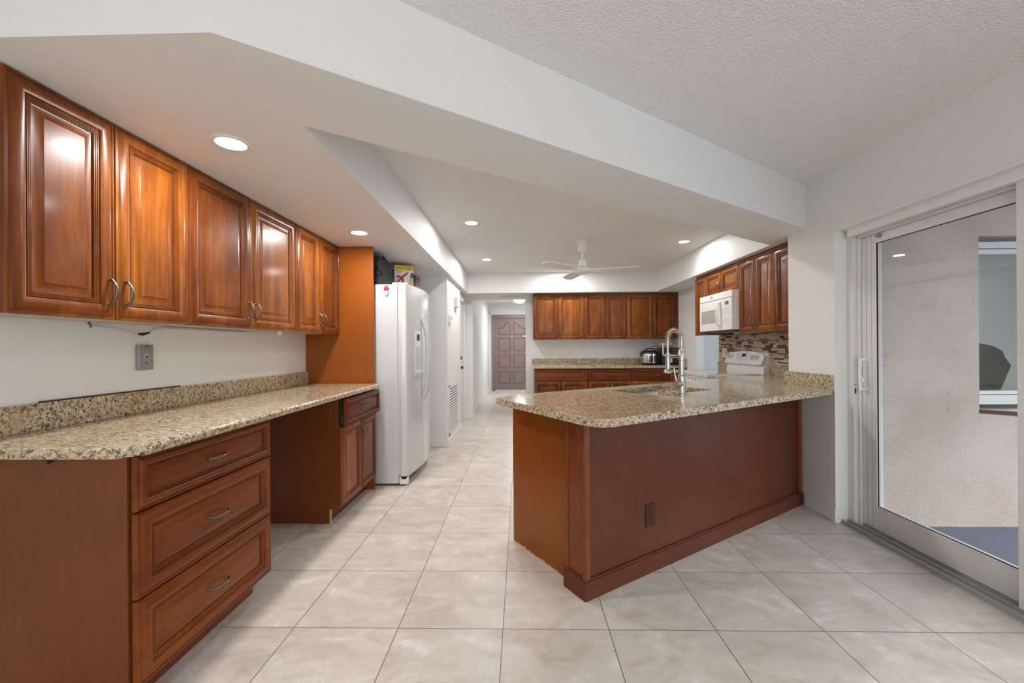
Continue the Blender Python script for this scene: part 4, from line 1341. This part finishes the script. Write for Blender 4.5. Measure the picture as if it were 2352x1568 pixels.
# ------------------------------------------------------------------ ceiling fan
fan = thing('ceiling_fan', 'white three blade ceiling fan over the kitchen', 'fan', (0.706, 4.68, T - 0.004))
b = MB(); b.lathe([(0.062, 0.0), (0.062, -0.012), (0.058, -0.03), (0.042, -0.125), (0.012, -0.128), (0.0, -0.128)]); b.build('canopy', 'trim', fan, smooth=40)
b = MB(); b.lathe([(0.0, -0.12), (0.0125, -0.12), (0.0125, -0.215), (0, -0.215)], seg=16); b.build('down_rod', 'trim', fan, smooth=40)
b = MB(); b.lathe([(0.0, -0.205), (0.022, -0.205), (0.040, -0.218), (0.050, -0.288), (0.050, -0.292), (0.0, -0.292)]); b.build('upper_housing', 'trim', fan, smooth=40)
b = MB(); b.lathe([(0.046, -0.291), (0.046, -0.298), (0, -0.298)]); b.build('shadow_ring', 'black', fan)
b = MB(); b.lathe([(0.0, -0.297), (0.050, -0.297), (0.062, -0.318), (0.090, -0.334), (0.092, -0.342), (0.072, -0.358), (0.050, -0.372), (0.0, -0.376)]); b.build('motor_housing', 'trim', fan, smooth=40)
b = MB()
pl = []
Lb = 0.62
for q in range(13):
    f_ = q / 12
    x = 0.10 + (Lb - 0.10) * f_
    hw = 0.020 + 0.045 * min(1, f_ * 3.2) ** 0.7
    if f_ > 0.86: hw *= math.sqrt(max(0.0, 1 - ((f_ - 0.86) / 0.15) ** 2))
    pl.append((x, hw))
poly = [(x, -w2) for x, w2 in pl] + [(x, w2) for x, w2 in pl[::-1]]
b.prism(poly, -0.003, 0.003)
b.xform(Matrix.Rotation(R(11), 4, 'X'))
b.box(0.06, 0.14, -0.014, 0.014, -0.004, 0.004)
bme = b.mesh('blade', 'trim')
for an in (-19, 101, 221):
    link('blade', bme, fan, (0, 0, -0.330), (0, 0, R(an)))

# ------------------------------------------------------------------ recessed lights
LG = 'recessed ceiling downlights'
spots = [(0.72, 3.22, T - 0.004, 9, 'unseen recessed light added in the raised ceiling over the sink, behind the diagonal beam'),  # this one is unseen, added to light the wall by the stove
         (-1.226, 1.723, S, 12, 'recessed light in the low soffit nearest the camera, by the wall cabinets'), (-1.219, 3.093, S, 10, 'recessed light in the low soffit by the tall panel'),
         (-0.464, 3.943, T - 0.004, 9.5, 'recessed light in the raised ceiling opposite the refrigerator'), (-0.454, 5.60, T - 0.004, 13, 'recessed light in the raised ceiling near the hall opening'),
         (1.882, 4.757, T - 0.004, 9, 'recessed light in the raised ceiling above the stove'), (0.679, 6.278, T - 0.004, 13, 'recessed light in the raised ceiling behind the fan near the back cabinets')]
b = MB(); b.lathe([(0.058, 0.0), (0.078, 0.0), (0.079, -0.003), (0.072, -0.0065), (0.058, -0.004)], seg=36, caps=False); ring_me = b.mesh('trim_ring', 'trim', 40)
b = MB(); b.lathe([(0.0, -0.0030), (0.059, -0.0030), (0.059, -0.0010), (0, -0.0010)], seg=36); disc_me = b.mesh('lens', 'lamp', 40)
for x, y, z_, pw, lab in spots:
    dl = thing('downlight', lab, 'ceiling light', (x, y, z_), 0, LG)
    link('trim_ring', ring_me, dl); link('lens', disc_me, dl)
    area('downlight_lamp', (x, y, z_ - 0.010), (0, 0, 0), 0.11, 0.11, pw, (1.0, 0.982, 0.955), 'DISK', 180)
hl = thing('dome_light', 'glowing dome ceiling light in the hall', 'ceiling light', (-0.02, 10.4, T))
b = MB(); b.lathe([(0.165, 0.0), (0.165, -0.012), (0, -0.012)]); b.build('base', 'trim', hl)
b = MB(); b.lathe([(0.155, -0.012), (0.145, -0.045), (0.10, -0.085), (0.05, -0.100), (0, -0.104)]); b.build('dome', 'dome', hl, smooth=60)
area('hall_lamp', (-0.02, 10.2, T - 0.13), (0, 0, 0), 0.28, 0.28, 30, (0.97, 0.98, 1.0), 'DISK', 180)

# ------------------------------------------------------------------ wall fittings
def rot_to(face):
    return {'+x': R(90), '-x': R(-90), '-y': 0}[face]
def plate(name, label, cat, loc, face, w_, h_, mat, group=None, t_=0.006):
    """thing lying on a wall: local x right, z up, -y out of the wall"""
    o = thing(name, label, cat, loc, rot_to(face), group)
    MB().prism(rrect(-w_ / 2, w_ / 2, -h_ / 2, h_ / 2, 0.005), 0.0003, t_, FR).build('cover_plate', mat, o, bevel=0.0015)
    return o
def sockets(o, t_, mat, zs=(-0.020, 0.020), x=0.0):
    for dz in zs:
        b = MB(); b.lathe([(0.0165, 0), (0.0165, -0.002), (0, -0.002)], (x, -t_, dz), 'y', 18); s_ = b.build('socket', mat, o)
        b = MB()
        for dx in (-0.006, 0.006):
            b.box(x + dx - 0.0012, x + dx + 0.0012, -t_ - 0.0026, -t_ - 0.0018, dz - 0.003, dz + 0.006)
        b.ell((x, -t_ - 0.002, dz - 0.009), 0.0022, 0.001, 0.0022, 8, 6)
        b.build('slot', 'gap', s_)
o = plate('wall_outlet', 'white duplex outlet on the left wall near the tall panel', 'outlet', (XL, 3.09, 1.118), '+x', 0.072, 0.118, 'trim'); sockets(o, 0.006, 'trim')
o = plate('wall_outlet', 'white duplex outlet on the back wall above the counter', 'outlet', (1.045, YB, 1.120), '-y', 0.072, 0.118, 'trim'); sockets(o, 0.006, 'trim')
for zz, lab in ((1.232, 'upper white light switch at the end of the back counter'), (1.113, 'lower white light switch at the end of the back counter')):
    o = plate('light_switch', lab, 'switch', (0.198, YB, zz), '-y', 0.070, 0.112, 'trim', 'light switches by the back wall cabinets')
    MB().box(-0.004, 0.004, -0.016, -0.006, -0.006, 0.010).build('toggle', 'appl_gr', o, bevel=0.001)
o = plate('wall_outlet', 'ivory double outlet plate on the mosaic tile beside the stove', 'outlet', (2.5704, 5.23, 1.125), '-x', 0.122, 0.125, 'ivory')
sockets(o, 0.006, 'ivory', x=0.03); MB().box(-0.036, -0.018, -0.010, -0.006, -0.02, 0.02).build('rocker', 'ivory', o, bevel=0.001)
# bare phone box plate
pj = thing('phone_jack', 'bare grey metal phone jack plate on the left wall under the cabinets', 'wall jack', (XL, 1.985, 1.182), R(90))
MB().prism(rrect(-0.040, 0.040, -0.061, 0.061, 0.004), 0.0003, 0.018, FR).build('metal_plate', 'galv', pj, bevel=0.004)
b = MB(); b.box(-0.008, 0.008, -0.0205, -0.018, -0.004, 0.014); b.mi = 1; b.box(-0.004, 0.005, -0.0212, -0.0205, -0.002, 0.008); b.build('jack', ['ivory', 'gap'], pj)
for zz in (-0.050, -0.028, 0.034, 0.053):
    b = MB(); b.lathe([(0.0035, 0), (0.0035, -0.0015), (0, -0.002)], (0, -0.018, zz), 'y', 10); b.build('screw', 'gap' if zz in (-0.028, 0.053) else 'chrome', pj)
# loose wire, connector, white cap under left cabinets
lw = thing('loose_wire', 'loose wire with black splice hanging under the left wall cabinets', 'wire', (XL, 1.75, 1.33))
b = MB(); b.tube([(0.006, -0.02, 0.0), (0.010, 0.0, -0.006), (0.030, 0.06, -0.012), (0.055, 0.12, -0.030), (0.06, 0.15, -0.036)], 0.0035, 8)
b.tube([(0.06, 0.20, -0.030), (0.04, 0.26, -0.006), (0.03, 0.30, 0.002), (0.02, 0.40, 0.006), (0.012, 0.75, 0.006)], 0.003, 8); b.build('cable', 'wire', lw, smooth=60)
b = MB(); b.tube([(0.06, 0.145, -0.036), (0.062, 0.165, -0.038), (0.06, 0.205, -0.029)], [0.004, 0.008, 0.005], 8); b.build('splice', 'black', lw, smooth=60)
b = MB(); b.tube([(0.0, -0.02, 0.012), (0.008, -0.02, 0.0), (0.010, -0.018, -0.014)], 0.003, 6); b.build('wire_end', 'black', lw)
tag(MB().box(XL + 0.0005, XL + 0.014, 2.10, 2.75, 1.318, 1.332).build('cable_cover', 'trim', bevel=0.002), 'thin white cable cover strip under the left wall cabinets', 'cable cover')
uc = MB(); uc.lathe([(0.0, 0), (0.016, 0), (0.016, -0.022), (0.012, -0.026), (0, -0.026)], seg=18)
tag(uc.build('puck_light', 'trim', None, (-1.66, 2.80, 1.3405), smooth=40), 'small white cap fixed under the middle left wall cabinet', 'puck light')
# thermostat, chime, sensor, grille
th = plate('thermostat', 'small white thermostat on the vent wall', 'thermostat', (-0.90, 5.19, 1.575), '+x', 0.125, 0.105, 'trim', t_=0.026)
MB().box(-0.02, 0.04, -0.0275, -0.026, 0.0, 0.03).build('display', 'grey', th)
ch = thing('door_chime', 'white door chime box high on the vent wall', 'door chime', (-0.90, 5.66, 1.835), R(90))
MB().box(-0.095, 0.095, -0.05, -0.0005, -0.065, 0.065).build('chime_cover', 'trim', ch, bevel=0.004)
sn_ = plate('alarm_sensor', 'small white alarm sensor on the hall end wall by the door', 'sensor', (-0.845, 11.42, 2.165), '-y', 0.06, 0.085, 'appl_gr', t_=0.03)
gr = thing('air_grille', 'white louvred return air grille low on the wall', 'vent', (-0.90, 5.45, 0.43), R(90))
b = MB()
gw, gh = 0.335, 0.315
b.box(-gw, gw, -0.010, -0.0005, gh - 0.03, gh); b.box(-gw, gw, -0.010, -0.0005, -gh, -gh + 0.03); b.box(-gw, -gw + 0.03, -0.010, -0.0005, -gh, gh); b.box(gw - 0.03, gw, -0.010, -0.0005, -gh, gh)
b.build('frame', 'alum', gr, bevel=0.002)
MB().box(-gw + 0.03, gw - 0.03, -0.0015, -0.0008, -gh + 0.03, gh - 0.03).build('backing', 'gap', gr)
b = MB()
nl = 17
for q in range(nl):
    zc = -gh + 0.045 + q * (2 * gh - 0.085) / (nl - 1)
    b.prism([(-0.009, zc - 0.008), (-0.0015, zc + 0.006), (-0.0015, zc + 0.0085), (-0.010, zc - 0.0055)], -gw + 0.03, gw - 0.03, Matrix(((0, 0, 1, 0), (1, 0, 0, 0), (0, 1, 0, 0), (0, 0, 0, 1))))
b.build('louvre', 'trim', gr)
